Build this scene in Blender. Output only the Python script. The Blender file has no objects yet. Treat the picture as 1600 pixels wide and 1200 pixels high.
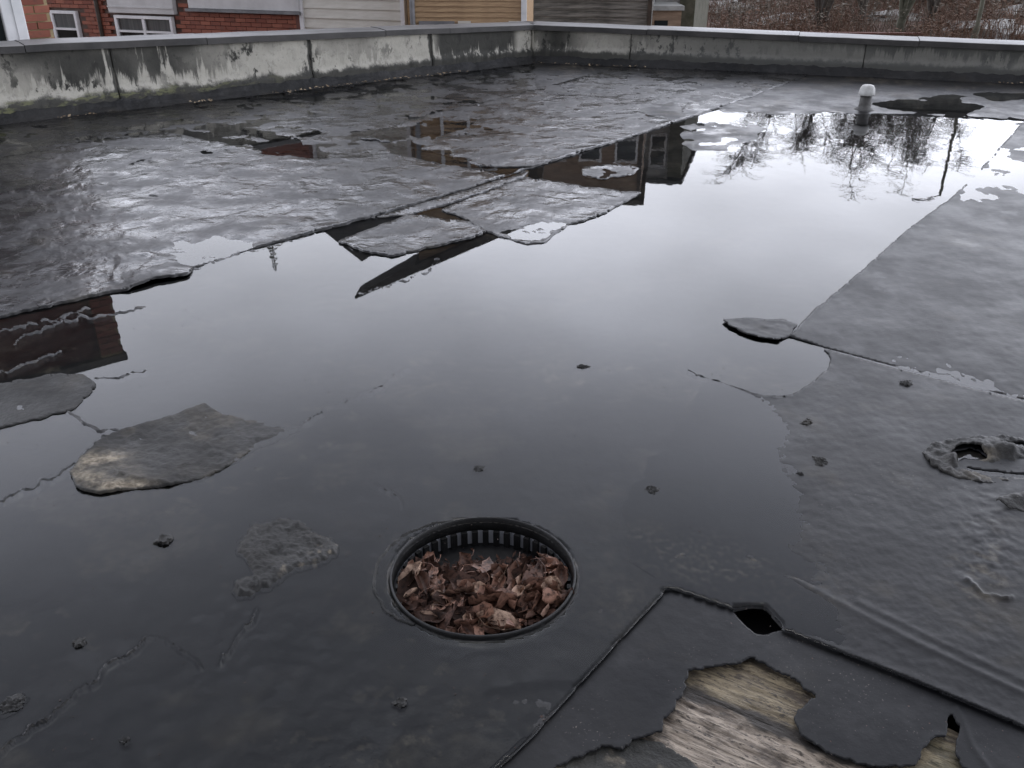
import bpy, bmesh, math, random
import numpy as np
from mathutils import Vector, Matrix, noise as mnoise
R = math.radians
rng = np.random.default_rng(7)
random.seed(11)
scene = bpy.context.scene
C = scene.collection

# ------------------------------------------------------------------ camera
CAM_H, PITCH, F = 1.5, R(27.0), 1400.0          # metres, radians, focal length in pixels of a 1600 px wide frame
cam_d = bpy.data.cameras.new('camera'); cam_d.sensor_width = 36; cam_d.lens = F/1600*36
cam_d.clip_start = 0.05; cam_d.clip_end = 5000
cam = bpy.data.objects.new('camera', cam_d); C.objects.link(cam)
cam.location = (0, 0, CAM_H); cam.rotation_euler = (math.pi/2-PITCH, 0, 0)
scene.camera = cam

# ------------------------------------------------------------------ sky, sun, exposure
SUN_EL, SUN_AZ = R(72), R(10)
world = bpy.data.worlds.new('World'); scene.world = world; world.use_nodes = True
wn, wl = world.node_tree.nodes, world.node_tree.links
wn.clear()
def W(t, **k):
    n = wn.new(t)
    for a, b in k.items(): setattr(n, a, b)
    return n
def wmath(op, a, b=None, clamp=False):
    n = W('ShaderNodeMath', operation=op, use_clamp=clamp)
    for i, v in enumerate((a, b)):
        if v is None: continue
        if isinstance(v, (int, float)): n.inputs[i].default_value = v
        else: wl.new(v, n.inputs[i])
    return n.outputs[0]
tc = W('ShaderNodeTexCoord')
sep = W('ShaderNodeSeparateXYZ'); wl.new(tc.outputs['Generated'], sep.inputs[0])
dx, dy, dz = sep.outputs
zc = wmath('MAXIMUM', dz, 0.0)
# overcast cloud deck: bright and thin towards the horizon ahead, heavier overhead
ramp = W('ShaderNodeValToRGB'); wl.new(zc, ramp.inputs[0])
cr = ramp.color_ramp; cr.interpolation = 'B_SPLINE'
stops = [(0.0, .88), (0.14, .86), (0.24, .80), (0.34, .71), (0.46, .52), (0.60, .29), (0.75, .20), (1.0, .18)]
cr.elements[0].position, cr.elements[1].position = stops[0][0], stops[-1][0]
cr.elements[0].color = (stops[0][1],)*3+(1,); cr.elements[1].color = (stops[-1][1],)*3+(1,)
for p, v in stops[1:-1]:
    e = cr.elements.new(p); e.color = (v, v, v, 1)
az = wmath('ADD', wmath('MULTIPLY', dx, 0.16), wmath('MULTIPLY', dy, 0.95))
azf = wmath('ADD', wmath('MULTIPLY', az, 0.50), 0.66)            # brighter side of the sky lies ahead
zz = wmath('ADD', zc, 0.22)
comb = W('ShaderNodeCombineXYZ'); wl.new(wmath('DIVIDE', dx, zz), comb.inputs[0]); wl.new(wmath('DIVIDE', dy, zz), comb.inputs[1])
cn = W('ShaderNodeTexNoise'); wl.new(comb.outputs[0], cn.inputs['Vector'])
cn.inputs['Scale'].default_value = .95; cn.inputs['Detail'].default_value = 3.5; cn.inputs['Roughness'].default_value = .5
cl = wmath('ADD', wmath('MULTIPLY', cn.outputs['Fac'], 1.7), 0.15)
lum = wmath('MULTIPLY', wmath('MULTIPLY', ramp.outputs[0], azf), cl)
tint = W('ShaderNodeMix', data_type='RGBA'); wl.new(ramp.outputs[0], tint.inputs[0])
tint.inputs[6].default_value = (.88, .93, 1.13, 1); tint.inputs[7].default_value = (.96, .98, 1.06, 1)
cloud = W('ShaderNodeVectorMath', operation='SCALE'); wl.new(tint.outputs[2], cloud.inputs[0])
wl.new(wmath('MULTIPLY', lum, 61.0), cloud.inputs['Scale'])
sky = W('ShaderNodeTexSky', sky_type='NISHITA', sun_disc=False, sun_elevation=SUN_EL, sun_rotation=SUN_AZ)
cover = W('ShaderNodeMix', data_type='RGBA'); cover.inputs[0].default_value = .96
wl.new(sky.outputs[0], cover.inputs[6]); wl.new(cloud.outputs[0], cover.inputs[7])
bg = W('ShaderNodeBackground'); bg.inputs['Strength'].default_value = 0.09
wl.new(cover.outputs[2], bg.inputs['Color'])
wo = W('ShaderNodeOutputWorld'); wl.new(bg.outputs[0], wo.inputs['Surface'])
sun_d = bpy.data.lights.new('sun', 'SUN'); sun_d.energy = 0.5; sun_d.angle = R(25); sun_d.color = (1, .97, .93)
sun = bpy.data.objects.new('sun', sun_d); C.objects.link(sun)
_sd = Vector((math.sin(SUN_AZ)*math.cos(SUN_EL), math.cos(SUN_AZ)*math.cos(SUN_EL), math.sin(SUN_EL)))
sun.rotation_euler = _sd.to_track_quat('Z', 'Y').to_euler()
vs = scene.view_settings
vs.view_transform = 'Standard'; vs.look = 'None'; vs.gamma = 1; vs.use_curve_mapping = False; vs.exposure = 0.0
scene.cycles.use_denoising = True
scene.cycles.max_bounces = 8; scene.cycles.transparent_max_bounces = 8
scene.cycles.sample_clamp_indirect = 4

# ------------------------------------------------------------------ geometry helpers
cp, sp = math.cos(PITCH), math.sin(PITCH)
def G(px, py, z=0.0):
    """where the sight line through photo point (px,py) meets the level z"""
    px = np.asarray(px, float); py = np.asarray(py, float)
    a = (px-800)/F; b = -(py-600)/F
    wx, wy, wz = a, cp+b*sp, -sp+b*cp
    t = (z-CAM_H)/wz
    return wx*t, wy*t
def GP(px, py, z=0.0):
    x, y = G(px, py, z); return Vector((float(x), float(y), z))
def ray(px, py):
    a = (px-800)/F; b = -(py-600)/F
    return Vector((a, cp+b*sp, -sp+b*cp))
def AT(px, py, Y):
    d = ray(px, py); t = Y/d.y
    return Vector((d.x*t, Y, CAM_H+d.z*t))
def RZ(px, py, Y):
    """height of the thing at distance Y whose mirror image shows at (px,py)"""
    return -AT(px, py, Y).z

_P = rng.permutation(512); _P = np.concatenate([_P, _P, _P])
_GA = rng.random(512)*2*np.pi; _GX, _GY = np.cos(_GA), np.sin(_GA)
def perlin(x, y, seed=0):
    x = x+seed*17.31; y = y-seed*9.77
    xi = np.floor(x).astype(int); yi = np.floor(y).astype(int)
    xf = x-xi; yf = y-yi
    u = xf*xf*xf*(xf*(xf*6-15)+10); v = yf*yf*yf*(yf*(yf*6-15)+10)
    def g(i, j, fx, fy):
        h = _P[_P[i % 512]+(j % 512)]
        return _GX[h]*fx+_GY[h]*fy
    a = g(xi, yi, xf, yf); b = g(xi+1, yi, xf-1, yf); c = g(xi, yi+1, xf, yf-1); d = g(xi+1, yi+1, xf-1, yf-1)
    return 1.5*((a*(1-u)+b*u)*(1-v)+(c*(1-u)+d*u)*v)
def fbm(x, y, s, octv=4, seed=0, gain=.5):
    t = 0; amp = 1
    for o in range(octv):
        t = t+amp*perlin(x*s, y*s, seed+o*3); s *= 2.03; amp *= gain
    return t
def sstep(a, b, x):
    t = np.clip((x-a)/(b-a), 0, 1); return t*t*(3-2*t)
def jag(poly, amp, step=7.0, seed=0, closed=True, keep=None):
    """densify an outline and roughen it"""
    P = [np.array(p, float) for p in poly]; out = []
    n = len(P)
    for i in range(n if closed else n-1):
        a, b = P[i], P[(i+1) % n]; L = np.linalg.norm(b-a); k = max(1, int(L/(step*.55)))
        for j in range(k):
            out.append(a+(b-a)*j/k)
    if not closed: out.append(P[-1])
    out = np.array(out)
    out[:, 0] += amp*fbm(out[:, 0], out[:, 1], .045, 5, seed+5, .56)
    out[:, 1] += amp*.75*fbm(out[:, 0], out[:, 1], .05, 5, seed+9, .56)
    return out
def sdf(px, py, poly):
    """signed distance, negative inside"""
    poly = np.asarray(poly, float); n = len(poly)
    shp = px.shape; X = px.ravel(); Y = py.ravel()
    d2 = np.full(X.shape, 1e18); ins = np.zeros(X.shape, bool)
    for i in range(n):
        ax, ay = poly[i]; bx, by = poly[(i+1) % n]
        ex, ey = bx-ax, by-ay; L = ex*ex+ey*ey+1e-12
        t = np.clip(((X-ax)*ex+(Y-ay)*ey)/L, 0, 1)
        qx = X-ax-t*ex; qy = Y-ay-t*ey
        d2 = np.minimum(d2, qx*qx+qy*qy)
        if ay != by:
            c = (ay > Y) != (by > Y)
            ins ^= c & (X < (bx-ax)*(Y-ay)/(by-ay)+ax)
    d = np.sqrt(d2); d[ins] *= -1
    return d.reshape(shp)
def pdist(px, py, line):
    line = np.asarray(line, float); d2 = np.full(px.shape, 1e18)
    for i in range(len(line)-1):
        ax, ay = line[i]; bx, by = line[i+1]; ex, ey = bx-ax, by-ay; L = ex*ex+ey*ey+1e-12
        t = np.clip(((px-ax)*ex+(py-ay)*ey)/L, 0, 1)
        d2 = np.minimum(d2, (px-ax-t*ex)**2+(py-ay-t*ey)**2)
    return np.sqrt(d2)

def mesh_np(name, verts, quads, mat=None, smooth=True):
    me = bpy.data.meshes.new(name)
    n = len(quads)
    me.vertices.add(len(verts)); me.vertices.foreach_set('co', np.asarray(verts, np.float32).ravel())
    me.loops.add(n*4); me.loops.foreach_set('vertex_index', np.asarray(quads, np.int32).ravel())
    me.polygons.add(n)
    me.polygons.foreach_set('loop_start', np.arange(0, n*4, 4, dtype=np.int32))
    me.polygons.foreach_set('use_smooth', np.full(n, smooth))
    me.update(calc_edges=True)
    if mat: me.materials.append(mat)
    return me

class MB:
    """collects simple solids into ONE mesh"""
    def __init__(s): s.v = []; s.f = []; s.sm = []
    def box(s, a, b, M=None, j=0):
        x0, y0, z0 = a; x1, y1, z1 = b; k = len(s.v)
        for p in ((x0,y0,z0),(x1,y0,z0),(x1,y1,z0),(x0,y1,z0),(x0,y0,z1),(x1,y0,z1),(x1,y1,z1),(x0,y1,z1)):
            p = Vector(p)
            if j: p += Vector((random.uniform(-j,j), random.uniform(-j,j), random.uniform(-j,j)))
            s.v.append(M @ p if M else p)
        for f in ((0,3,2,1),(4,5,6,7),(0,1,5,4),(1,2,6,5),(2,3,7,6),(3,0,4,7)):
            s.f.append([k+i for i in f]); s.sm.append(False)
        return s
    def tube(s, pts, rad, n=6, cap=True):
        k = len(s.v); pts = [Vector(p) for p in pts]; m = len(pts)
        if not hasattr(rad, '__len__'): rad = [rad]*m
        for i, p in enumerate(pts):
            t = (pts[min(i+1, m-1)]-pts[max(i-1, 0)]).normalized()
            u = t.cross(Vector((0.3, 0.1, 1))) if abs(t.z) < .95 else t.cross(Vector((1, 0, 0)))
            u.normalize(); w = t.cross(u)
            for q in range(n):
                a = 2*math.pi*q/n
                s.v.append(p+(u*math.cos(a)+w*math.sin(a))*rad[i])
        for i in range(m-1):
            for q in range(n):
                s.f.append([k+i*n+q, k+i*n+(q+1) % n, k+(i+1)*n+(q+1) % n, k+(i+1)*n+q]); s.sm.append(True)
        if cap:
            s.f.append([k+q for q in range(n)][::-1]); s.sm.append(False)
            s.f.append([k+(m-1)*n+q for q in range(n)]); s.sm.append(False)
        return s
    def lathe(s, prof, n=32, M=None, close=False):
        k = len(s.v); m = len(prof)
        for r, z in prof:
            for q in range(n):
                a = 2*math.pi*q/n; p = Vector((r*math.cos(a), r*math.sin(a), z)); s.v.append(M @ p if M else p)
        for i in range(m if close else m-1):
            i2 = (i+1) % m
            for q in range(n):
                s.f.append([k+i*n+q, k+i*n+(q+1) % n, k+i2*n+(q+1) % n, k+i2*n+q]); s.sm.append(True)
        return s
    def prism(s, poly, y0, y1):
        """outline in x,z pushed through from y0 to y1"""
        k = len(s.v); n = len(poly)
        for y in (y0, y1):
            for x, z in poly: s.v.append(Vector((x, y, z)))
        s.f.append([k+i for i in range(n)]); s.f.append([k+n+i for i in range(n)][::-1]); s.sm += [False, False]
        for i in range(n):
            j = (i+1) % n; s.f.append([k+j, k+i, k+n+i, k+n+j]); s.sm.append(False)
        return s
    def quadface(s, *ps):
        k = len(s.v); s.v += [Vector(p) for p in ps]; s.f.append(list(range(k, k+len(ps)))); s.sm.append(False); return s
    def data(s, name, mat):
        me = bpy.data.meshes.new(name); me.from_pydata([tuple(p) for p in s.v], [], s.f)
        me.polygons.foreach_set('use_smooth', s.sm)
        if mat: me.materials.append(mat)
        me.update(); return me
    def build(s, name, mat, parent=None, **k):
        return link(name, s.data(name, mat), parent, **k)
def link(name, data, parent=None, loc=None, kind=None, label=None, bevel=0):
    o = bpy.data.objects.new(name, data); C.objects.link(o)
    if parent: o.parent = parent
    if loc is not None: o.location = loc
    if kind: o['kind'] = kind
    if label: o['label'] = label
    if bevel:
        b = o.modifiers.new('bevel', 'BEVEL'); b.width = bevel; b.segments = 2; b.limit_method = 'ANGLE'
    return o
def tag(o, label, cat, group=None):
    o['label'] = label; o['category'] = cat
    if group: o['group'] = group
    return o
def thing(name, label, cat, loc=(0,0,0), rz=0, group=None):
    o = bpy.data.objects.new(name, None); C.objects.link(o); o.empty_display_size = .2
    o.location = loc; o.rotation_euler = (0, 0, rz)
    return tag(o, label, cat, group)
def copy_thing(o, loc, rz, sc, label):
    r = o.copy(); C.objects.link(r); r.location = loc; r.rotation_euler = (0, 0, rz); r.scale = (sc,)*3; r['label'] = label
    for ch in o.children:
        c = ch.copy(); C.objects.link(c); c.parent = r
    return r

# ------------------------------------------------------------------ materials
class NT:
    def __init__(s, name):
        s.m = bpy.data.materials.new(name); s.m.use_nodes = True; s.t = s.m.node_tree; s.n = s.t.nodes; s.l = s.t.links
        s.n.clear(); s.out = s.n.new('ShaderNodeOutputMaterial')
    def node(s, t, **k):
        n = s.n.new(t)
        for a, b in k.items(): setattr(n, a, b)
        return n
    def put(s, sock, v):
        if isinstance(v, bpy.types.NodeSocket): s.l.new(v, sock)
        elif isinstance(v, (tuple, list)) and len(v) == 3 and sock.type == 'RGBA': sock.default_value = (*v, 1)
        else: sock.default_value = v
    def math(s, op, a, b=0.0, clamp=False):
        n = s.node('ShaderNodeMath', operation=op, use_clamp=clamp); s.put(n.inputs[0], a); s.put(n.inputs[1], b); return n.outputs[0]
    def pos(s): return s.node('ShaderNodeNewGeometry').outputs['Position']
    def obj(s): return s.node('ShaderNodeTexCoord').outputs['Object']
    def mapv(s, v, scale=(1,1,1), rot=(0,0,0), loc=(0,0,0)):
        n = s.node('ShaderNodeMapping'); s.l.new(v, n.inputs[0]); n.inputs['Scale'].default_value = scale
        n.inputs['Rotation'].default_value = rot; n.inputs['Location'].default_value = loc; return n.outputs[0]
    def noise(s, v, scale, detail=4, rough=.55, dist=0):
        n = s.node('ShaderNodeTexNoise'); s.l.new(v, n.inputs['Vector']); n.inputs['Scale'].default_value = scale
        n.inputs['Detail'].default_value = detail; n.inputs['Roughness'].default_value = rough; n.inputs['Distortion'].default_value = dist
        return n.outputs['Fac']
    def voro(s, v, scale, feat='F1'):
        n = s.node('ShaderNodeTexVoronoi', feature=feat); s.l.new(v, n.inputs['Vector']); n.inputs['Scale'].default_value = scale
        return n.outputs['Distance']
    def rng(s, x, a, b, c=0.0, d=1.0):
        n = s.node('ShaderNodeMapRange'); n.interpolation_type = 'SMOOTHSTEP'; s.l.new(x, n.inputs[0])
        for i, v in zip((1,2,3,4), (a,b,c,d)): n.inputs[i].default_value = v
        return n.outputs[0]
    def mix(s, f, a, b):
        n = s.node('ShaderNodeMix', data_type='RGBA'); s.put(n.inputs[0], f); s.put(n.inputs[6], a); s.put(n.inputs[7], b); return n.outputs[2]
    def bump(s, h, strength, dist=.01, normal=None):
        n = s.node('ShaderNodeBump'); s.l.new(h, n.inputs['Height']); n.inputs['Strength'].default_value = strength; n.inputs['Distance'].default_value = dist
        if normal is not None: s.l.new(normal, n.inputs['Normal'])
        return n.outputs[0]
    def bsdf(s, color, rough, normal=None, **k):
        b = s.node('ShaderNodeBsdfPrincipled'); s.put(b.inputs['Base Color'], color); s.put(b.inputs['Roughness'], rough)
        if normal is not None: s.l.new(normal, b.inputs['Normal'])
        for a, v in k.items(): s.put(b.inputs[a.replace('_', ' ')], v)
        s.l.new(b.outputs[0], s.out.inputs[0]); return s.m
    def attr(s, name): return s.node('ShaderNodeAttribute', attribute_name=name).outputs['Fac']

def felt_mat(name, dark, light, rlo, rhi, bumpk, film, grit=.35, wave=1.0, spec=.28, fineb=1.0):
    t = NT(name); p = t.pos()
    big = t.noise(p, 1.3, 5, .6); mid = t.noise(p, 9, 5, .62); fine = t.noise(p, 70, 4, .65); spk = t.noise(p, 210, 2, .6)
    col = t.mix(t.rng(big, .35, .68), dark, light)
    col = t.mix(t.math('MULTIPLY', t.rng(mid, .5, .75), .6), col, tuple(c*1.7 for c in light))
    col = t.mix(t.math('MULTIPLY', t.rng(t.noise(p, 2.7, 4, .6), .55, .72), .45), col, (.040, .034, .024))
    # pale sand grains still stuck to the felt, in drifts
    g = t.math('MULTIPLY', t.rng(spk, .66, .74), t.rng(t.noise(p, 2.1, 3, .6), .45, .7))
    col = t.mix(t.math('MULTIPLY', g, grit), col, (.22, .19, .16))
    wear = t.attr('wear')
    wcol = t.mix(t.rng(t.noise(p, 40, 4, .7), .35, .65), (.11, .09, .065), (.36, .31, .23))
    col = t.mix(t.math('MULTIPLY', wear, t.rng(mid, .2, .6)), col, wcol)
    filmf = t.math('MULTIPLY', t.rng(t.noise(p, 4.2, 8, .68), .60-film*.16, .63-film*.14), film, True)
    ro = t.math('ADD', t.math('MULTIPLY', t.rng(t.noise(p, 3.2, 6, .65), .36, .64), rhi-rlo), rlo)
    ro = t.math('ADD', ro, t.math('MULTIPLY', wear, .25))
    ripple = t.noise(p, 6.5, 4, .55, .5)
    n1 = t.bump(ripple, .42*bumpk*wave, .03)
    n2 = t.bump(t.noise(p, 24, 6, .7), .55*bumpk*fineb, .010, n1)
    n3 = t.bump(fine, .22*bumpk*fineb, .003, n2)
    nc = t.bump(t.noise(p, 11, 3, .5), .10*bumpk, .008, n1)
    return t.bsdf(col, ro, n3, Specular_IOR_Level=spec, Coat_Weight=filmf, Coat_Roughness=.04, Coat_IOR=1.33, Coat_Normal=nc)

M = {}
M['felt'] = felt_mat('roofing_felt', (.0045, .0048, .0055), (.0155, .015, .015), .34, .55, .35, .3, .35, .3)
M['felt_far'] = felt_mat('roofing_felt_weathered', (.0080, .0080, .0085), (.024, .023, .0225), .12, .46, 1.1, .30, .3, .95, .37, .32)
M['felt_smooth'] = felt_mat('roofing_felt_wet', (.0052, .0056, .0066), (.0135, .0135, .014), .38, .48, .20, .10, .55, .06, .17)
M['felt_rough'] = felt_mat('roofing_felt_gritty', (.0075, .0075, .007), (.021, .020, .018), .40, .65, 1.6, .12, .6, .5)
def water_mat():
    t = NT('rain_water'); p = t.pos()
    w1 = t.noise(t.mapv(p, (1, .55, 1)), 9, 3, .5); w2 = t.noise(t.mapv(p, (1, .6, 1)), 3.0, 2, .5)
    yy = t.node('ShaderNodeSeparateXYZ'); t.l.new(p, yy.inputs[0])
    breeze = t.math('MULTIPLY', t.rng(yy.outputs[1], 3.0, 9.0, .02, 1.0), t.rng(t.noise(p, .7, 2, .5), .35, .6, .45, 1.0))
    nb = t.node('ShaderNodeBump'); t.l.new(t.math('ADD', w1, t.math('MULTIPLY', w2, 1.2)), nb.inputs['Height']); nb.inputs['Distance'].default_value = .004
    t.l.new(t.math('MULTIPLY', breeze, .17), nb.inputs['Strength']); n = nb.outputs[0]
    fr = t.node('ShaderNodeFresnel'); fr.inputs['IOR'].default_value = 1.333; t.l.new(n, fr.inputs['Normal'])
    tr = t.node('ShaderNodeBsdfTransparent'); tr.inputs[0].default_value = (.86, .875, .87, 1)
    gl = t.node('ShaderNodeBsdfGlossy'); gl.inputs['Roughness'].default_value = .012; t.l.new(n, gl.inputs['Normal'])
    mx = t.node('ShaderNodeMixShader'); t.l.new(fr.outputs[0], mx.inputs[0]); t.l.new(tr.outputs[0], mx.inputs[1]); t.l.new(gl.outputs[0], mx.inputs[2])
    t.l.new(mx.outputs[0], t.out.inputs[0]); return t.m
M['water'] = water_mat()
def simple(name, a, b, scale=6, rough=.6, bump=.3, bscale=None, stretch=(1,1,1), dist=.01, **k):
    t = NT(name); p = t.mapv(t.obj(), stretch)
    f = t.rng(t.noise(p, scale, 5, .6), .3, .7)
    col = t.mix(f, a, b)
    nb = t.bump(t.noise(p, bscale or scale*5, 4, .6), bump, dist) if bump else None
    return t.bsdf(col, rough, nb, **k)
def render_mat():
    t = NT('stained_render'); p = t.pos(); o = t.obj()
    s = t.node('ShaderNodeSeparateXYZ'); t.l.new(o, s.inputs[0]); z = s.outputs[2]
    z = t.math('MULTIPLY', z, 1.0)
    base = t.mix(t.noise(p, 3, 5, .6), (.30, .285, .24), (.58, .555, .48))
    base = t.mix(t.math('MULTIPLY', t.rng(t.noise(p, 22, 4, .7), .5, .72), .5), base, (.2, .19, .17))
    drip = t.noise(t.mapv(p, (11, 11, 1.1)), 1.0, 6, .72)
    top = t.rng(z, .12, .42)                               # z is measured up the wall face
    region = t.math('MAXIMUM', t.rng(t.noise(p, .75, 3, .5), .44, .62), t.attr('grime'))
    dm = t.math('MULTIPLY', t.rng(t.math('ADD', drip, t.math('ADD', t.math('MULTIPLY', top, .26), t.math('MULTIPLY', t.attr('grime'), .16))), .58, .68), region)
    low = t.rng(t.math('ADD', z, t.math('MULTIPLY', t.math('SUBTRACT', t.noise(t.mapv(p, (3,3,2)), 1.8, 5, .7), .5), .20)), .13, .18, 1.0, 0.0)
    dm = t.math('MAXIMUM', dm, t.rng(t.attr('stain'), .25, .6))
    spots = t.math('MULTIPLY', t.rng(t.noise(t.mapv(p, (1,1,.6)), 9, 6, .7), .53, .60), t.rng(t.noise(p, 1.1, 3, .5), .44, .54))
    dark = t.mix(t.noise(p, 12, 3, .6), (.014, .014, .012), (.042, .041, .033))
    col = t.mix(t.math('MULTIPLY', dm, .97), base, dark)
    col = t.mix(spots, col, dark)
    col = t.mix(t.math('MULTIPLY', low, .95), col, dark)
    moss = t.math('MULTIPLY', t.rng(z, .13, .19, 1.0, 0.0), t.rng(t.noise(t.mapv(p, (1,1,3)), 6, 4, .65), .50, .62))
    sx = t.node('ShaderNodeSeparateXYZ'); t.l.new(p, sx.inputs[0])
    moss = t.math('MULTIPLY', moss, t.rng(sx.outputs[0], -2.0, -3.2))
    col = t.mix(moss, col, (.135, .138, .07))
    col = t.mix(t.math('MULTIPLY', t.rng(sx.outputs[0], .4, 2.6), .78), col, (.085, .086, .078))
    return t.bsdf(col, .75, t.bump(t.noise(p, 26, 5, .65), .5, .012))
M['render'] = render_mat()
M['cope'] = simple('lead_coping', (.020, .019, .018), (.052, .048, .045), 3, .42, .35, 14, dist=.01)
M['cope_top'] = simple('lead_coping_pale_top', (.075, .073, .07), (.19, .185, .18), 2.2, .45, .3, 14, stretch=(.5, 1, 1))  # upward coping faces get a paler colour than the front
M['fillet'] = felt_mat('felt_upstand', (.012, .012, .012), (.026, .025, .024), .42, .65, 1.3, .1, .5)
M['black_plastic'] = simple('black_plastic', (.004, .004, .004), (.010, .010, .010), 20, .5, .2, Specular_IOR_Level=.3)
M['grey_plastic'] = simple('wet_grey_plastic', (.26, .265, .28), (.34, .345, .36), 8, .3, .1)
M['soil'] = simple('leaf_mulch', (.022, .012, .009), (.085, .046, .033), 60, .7, 1.0)
def leaf_mat(name, a, b, ro=.5, sp_=.35):
    t = NT(name); o = t.obj(); p = t.pos(); r = t.node('ShaderNodeObjectInfo').outputs['Random']
    col = t.mix(r, a, b)
    col = t.mix(t.rng(t.noise(p, 60, 4, .7), .4, .68), col, tuple(c*.35 for c in a))
    vein = t.voro(o, 1.5)
    return t.bsdf(col, ro, t.bump(t.noise(p, 90, 4, .6), .5, .004), Specular_IOR_Level=sp_)
M['leaf'] = leaf_mat('dead_leaf', (.075, .036, .024), (.33, .18, .125))
M['leaf_pale'] = leaf_mat('pale_dead_leaf', (.33, .20, .145), (.52, .37, .27))
M['leaf_dark'] = leaf_mat('black_dead_leaf', (.026, .014, .010), (.085, .045, .033), .65, .12)
def brick_mat(name, a, b):
    t = NT(name); p = t.pos(); r = t.node('ShaderNodeObjectInfo').outputs['Random']
    at = t.attr('tone')
    col = t.mix(t.math('FRACT', t.math('ADD', r, at)), a, b)
    col = t.mix(t.math('MULTIPLY', t.rng(t.noise(p, 9, 4, .6), .5, .75), .5), col, (.08, .045, .035))
    return t.bsdf(col, .7, t.bump(t.noise(p, 80, 3, .6), .4, .005))
M['brick'] = brick_mat('red_brick', (.20, .058, .035), (.33, .115, .07))
M['brick_dark'] = brick_mat('old_red_brick', (.10, .036, .026), (.19, .072, .05))
M['mortar'] = simple('lime_mortar', (.30, .235, .12), (.42, .34, .2), 12, .8, .4)
M['mortar_grey'] = simple('grey_mortar', (.12, .085, .07), (.2, .15, .125), 6, .8, .4)
M['white'] = simple('white_paint', (.66, .67, .67), (.8, .8, .8), 4, .4, .1)
M['offwhite'] = simple('white_panel', (.50, .50, .49), (.64, .64, .63), 2, .5, .15)
M['cream'] = simple('cream_paint', (.56, .54, .47), (.68, .66, .59), 3, .5, .2, stretch=(1, 1, 6))
M['tan'] = simple('stained_timber', (.30, .19, .10), (.46, .31, .17), 3, .55, .4, 12, stretch=(1, 1, 9))
M['greyboard'] = simple('weathered_board', (.05, .048, .042), (.22, .21, .19), 2.2, .8, .7, 10, stretch=(.6, 1, 6))
M['brownwall'] = simple('brown_board_wall', (.19, .128, .086), (.32, .225, .155), 2, .75, .5, 9, stretch=(1, 1, 5))
M['greyrender'] = simple('grey_pebbledash', (.25, .25, .235), (.42, .42, .40), 3, .8, .5, 30)
M['slate'] = simple('slate', (.035, .034, .036), (.075, .07, .07), 4, .5, .5)
M['darkwood'] = simple('dark_timber', (.030, .022, .017), (.07, .05, .036), 5, .6, .4)
M['lead'] = simple('grey_metal', (.13, .135, .14), (.22, .22, .225), 5, .5, .2)
M['pvc'] = simple('vent_pipe_plastic', (.045, .043, .04), (.10, .097, .09), 9, .55, .3)
M['cap'] = simple('vent_cap_plastic', (.36, .36, .34), (.56, .56, .54), 12, .5, .3)
def glass_mat():
    t = NT('window_glass'); return t.bsdf((.02, .024, .026), .06, None, Specular_IOR_Level=.6)
M['glass'] = glass_mat()
def clear_glass():
    t = NT('clear_glass'); fr = t.node('ShaderNodeFresnel'); fr.inputs['IOR'].default_value = 1.5
    tr = t.node('ShaderNodeBsdfTransparent'); tr.inputs[0].default_value = (.85, .87, .87, 1); gl = t.node('ShaderNodeBsdfGlossy'); gl.inputs['Roughness'].default_value = .02
    mx = t.node('ShaderNodeMixShader'); t.l.new(fr.outputs[0], mx.inputs[0]); t.l.new(tr.outputs[0], mx.inputs[1]); t.l.new(gl.outputs[0], mx.inputs[2]); t.l.new(mx.outputs[0], t.out.inputs[0]); return t.m
M['clear_glass'] = clear_glass()
M['curtain'] = simple('net_curtain', (.30, .32, .32), (.45, .47, .47), 3, .9, .2, stretch=(9, 1, .3))
def wood_mat(name, pa, pb, dk, moss):
    t = NT(name); o = t.obj()
    g = t.noise(t.mapv(o, (2.6, 20, 8)), 1.6, 7, .72, 1.2); fib = t.noise(t.mapv(o, (8, 130, 20)), 1.0, 4, .65); bl = t.noise(o, 7, 5, .65)
    fl = t.noise(t.mapv(o, (16, 60, 20)), 1.0, 4, .7)
    r = t.node('ShaderNodeObjectInfo').outputs['Random']
    pale = t.mix(r, pa, pb)
    col = t.mix(t.rng(g, .36, .60), dk, pale)
    col = t.mix(t.math('MULTIPLY', t.rng(bl, .48, .62), .9), col, (.055, .040, .028))
    col = t.mix(t.math('MULTIPLY', t.rng(t.noise(t.mapv(o, (3, 9, 3)), 9, 6, .75), .54, .60), .9), col, (.035, .027, .02))
    col = t.mix(t.math('MULTIPLY', t.rng(fl, .56, .66), .9), col, (.042, .030, .022))
    col = t.mix(t.math('MULTIPLY', t.rng(t.noise(o, 3.1, 3, .5), .48, .64), moss), col, (.15, .14, .07))
    col = t.mix(t.rng(t.attr('edge'), .2, .8), col, (.030, .024, .018))
    h = t.math('ADD', t.math('ADD', g, t.math('MULTIPLY', fl, .8)), t.math('MULTIPLY', fib, .5))
    return t.bsdf(col, .62, t.bump(h, 1.0, .014))
M['wood_olive'] = wood_mat('mossy_rotten_board', (.30, .24, .15), (.25, .205, .125), (.07, .052, .032), .7)
M['wood_pale'] = wood_mat('bleached_rotten_board', (.40, .335, .26), (.36, .30, .235), (.10, .076, .055), .3)
M['underlay'] = felt_mat('mouldy_underlay', (.012, .012, .011), (.030, .029, .024), .5, .7, 2.0, .05, 1.0)
M['bark'] = simple('bark', (.035, .028, .022), (.085, .070, .056), 5, .85, .6)
M['bark_green'] = simple('mossy_bark', (.06, .062, .04), (.12, .115, .085), 4, .85, .6)
M['twig'] = simple('twig', (.045, .034, .028), (.085, .066, .055), 2, .85, 0)
M['twig_pale'] = simple('grey_twig', (.09, .082, .074), (.15, .135, .12), 2, .85, 0)
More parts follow.
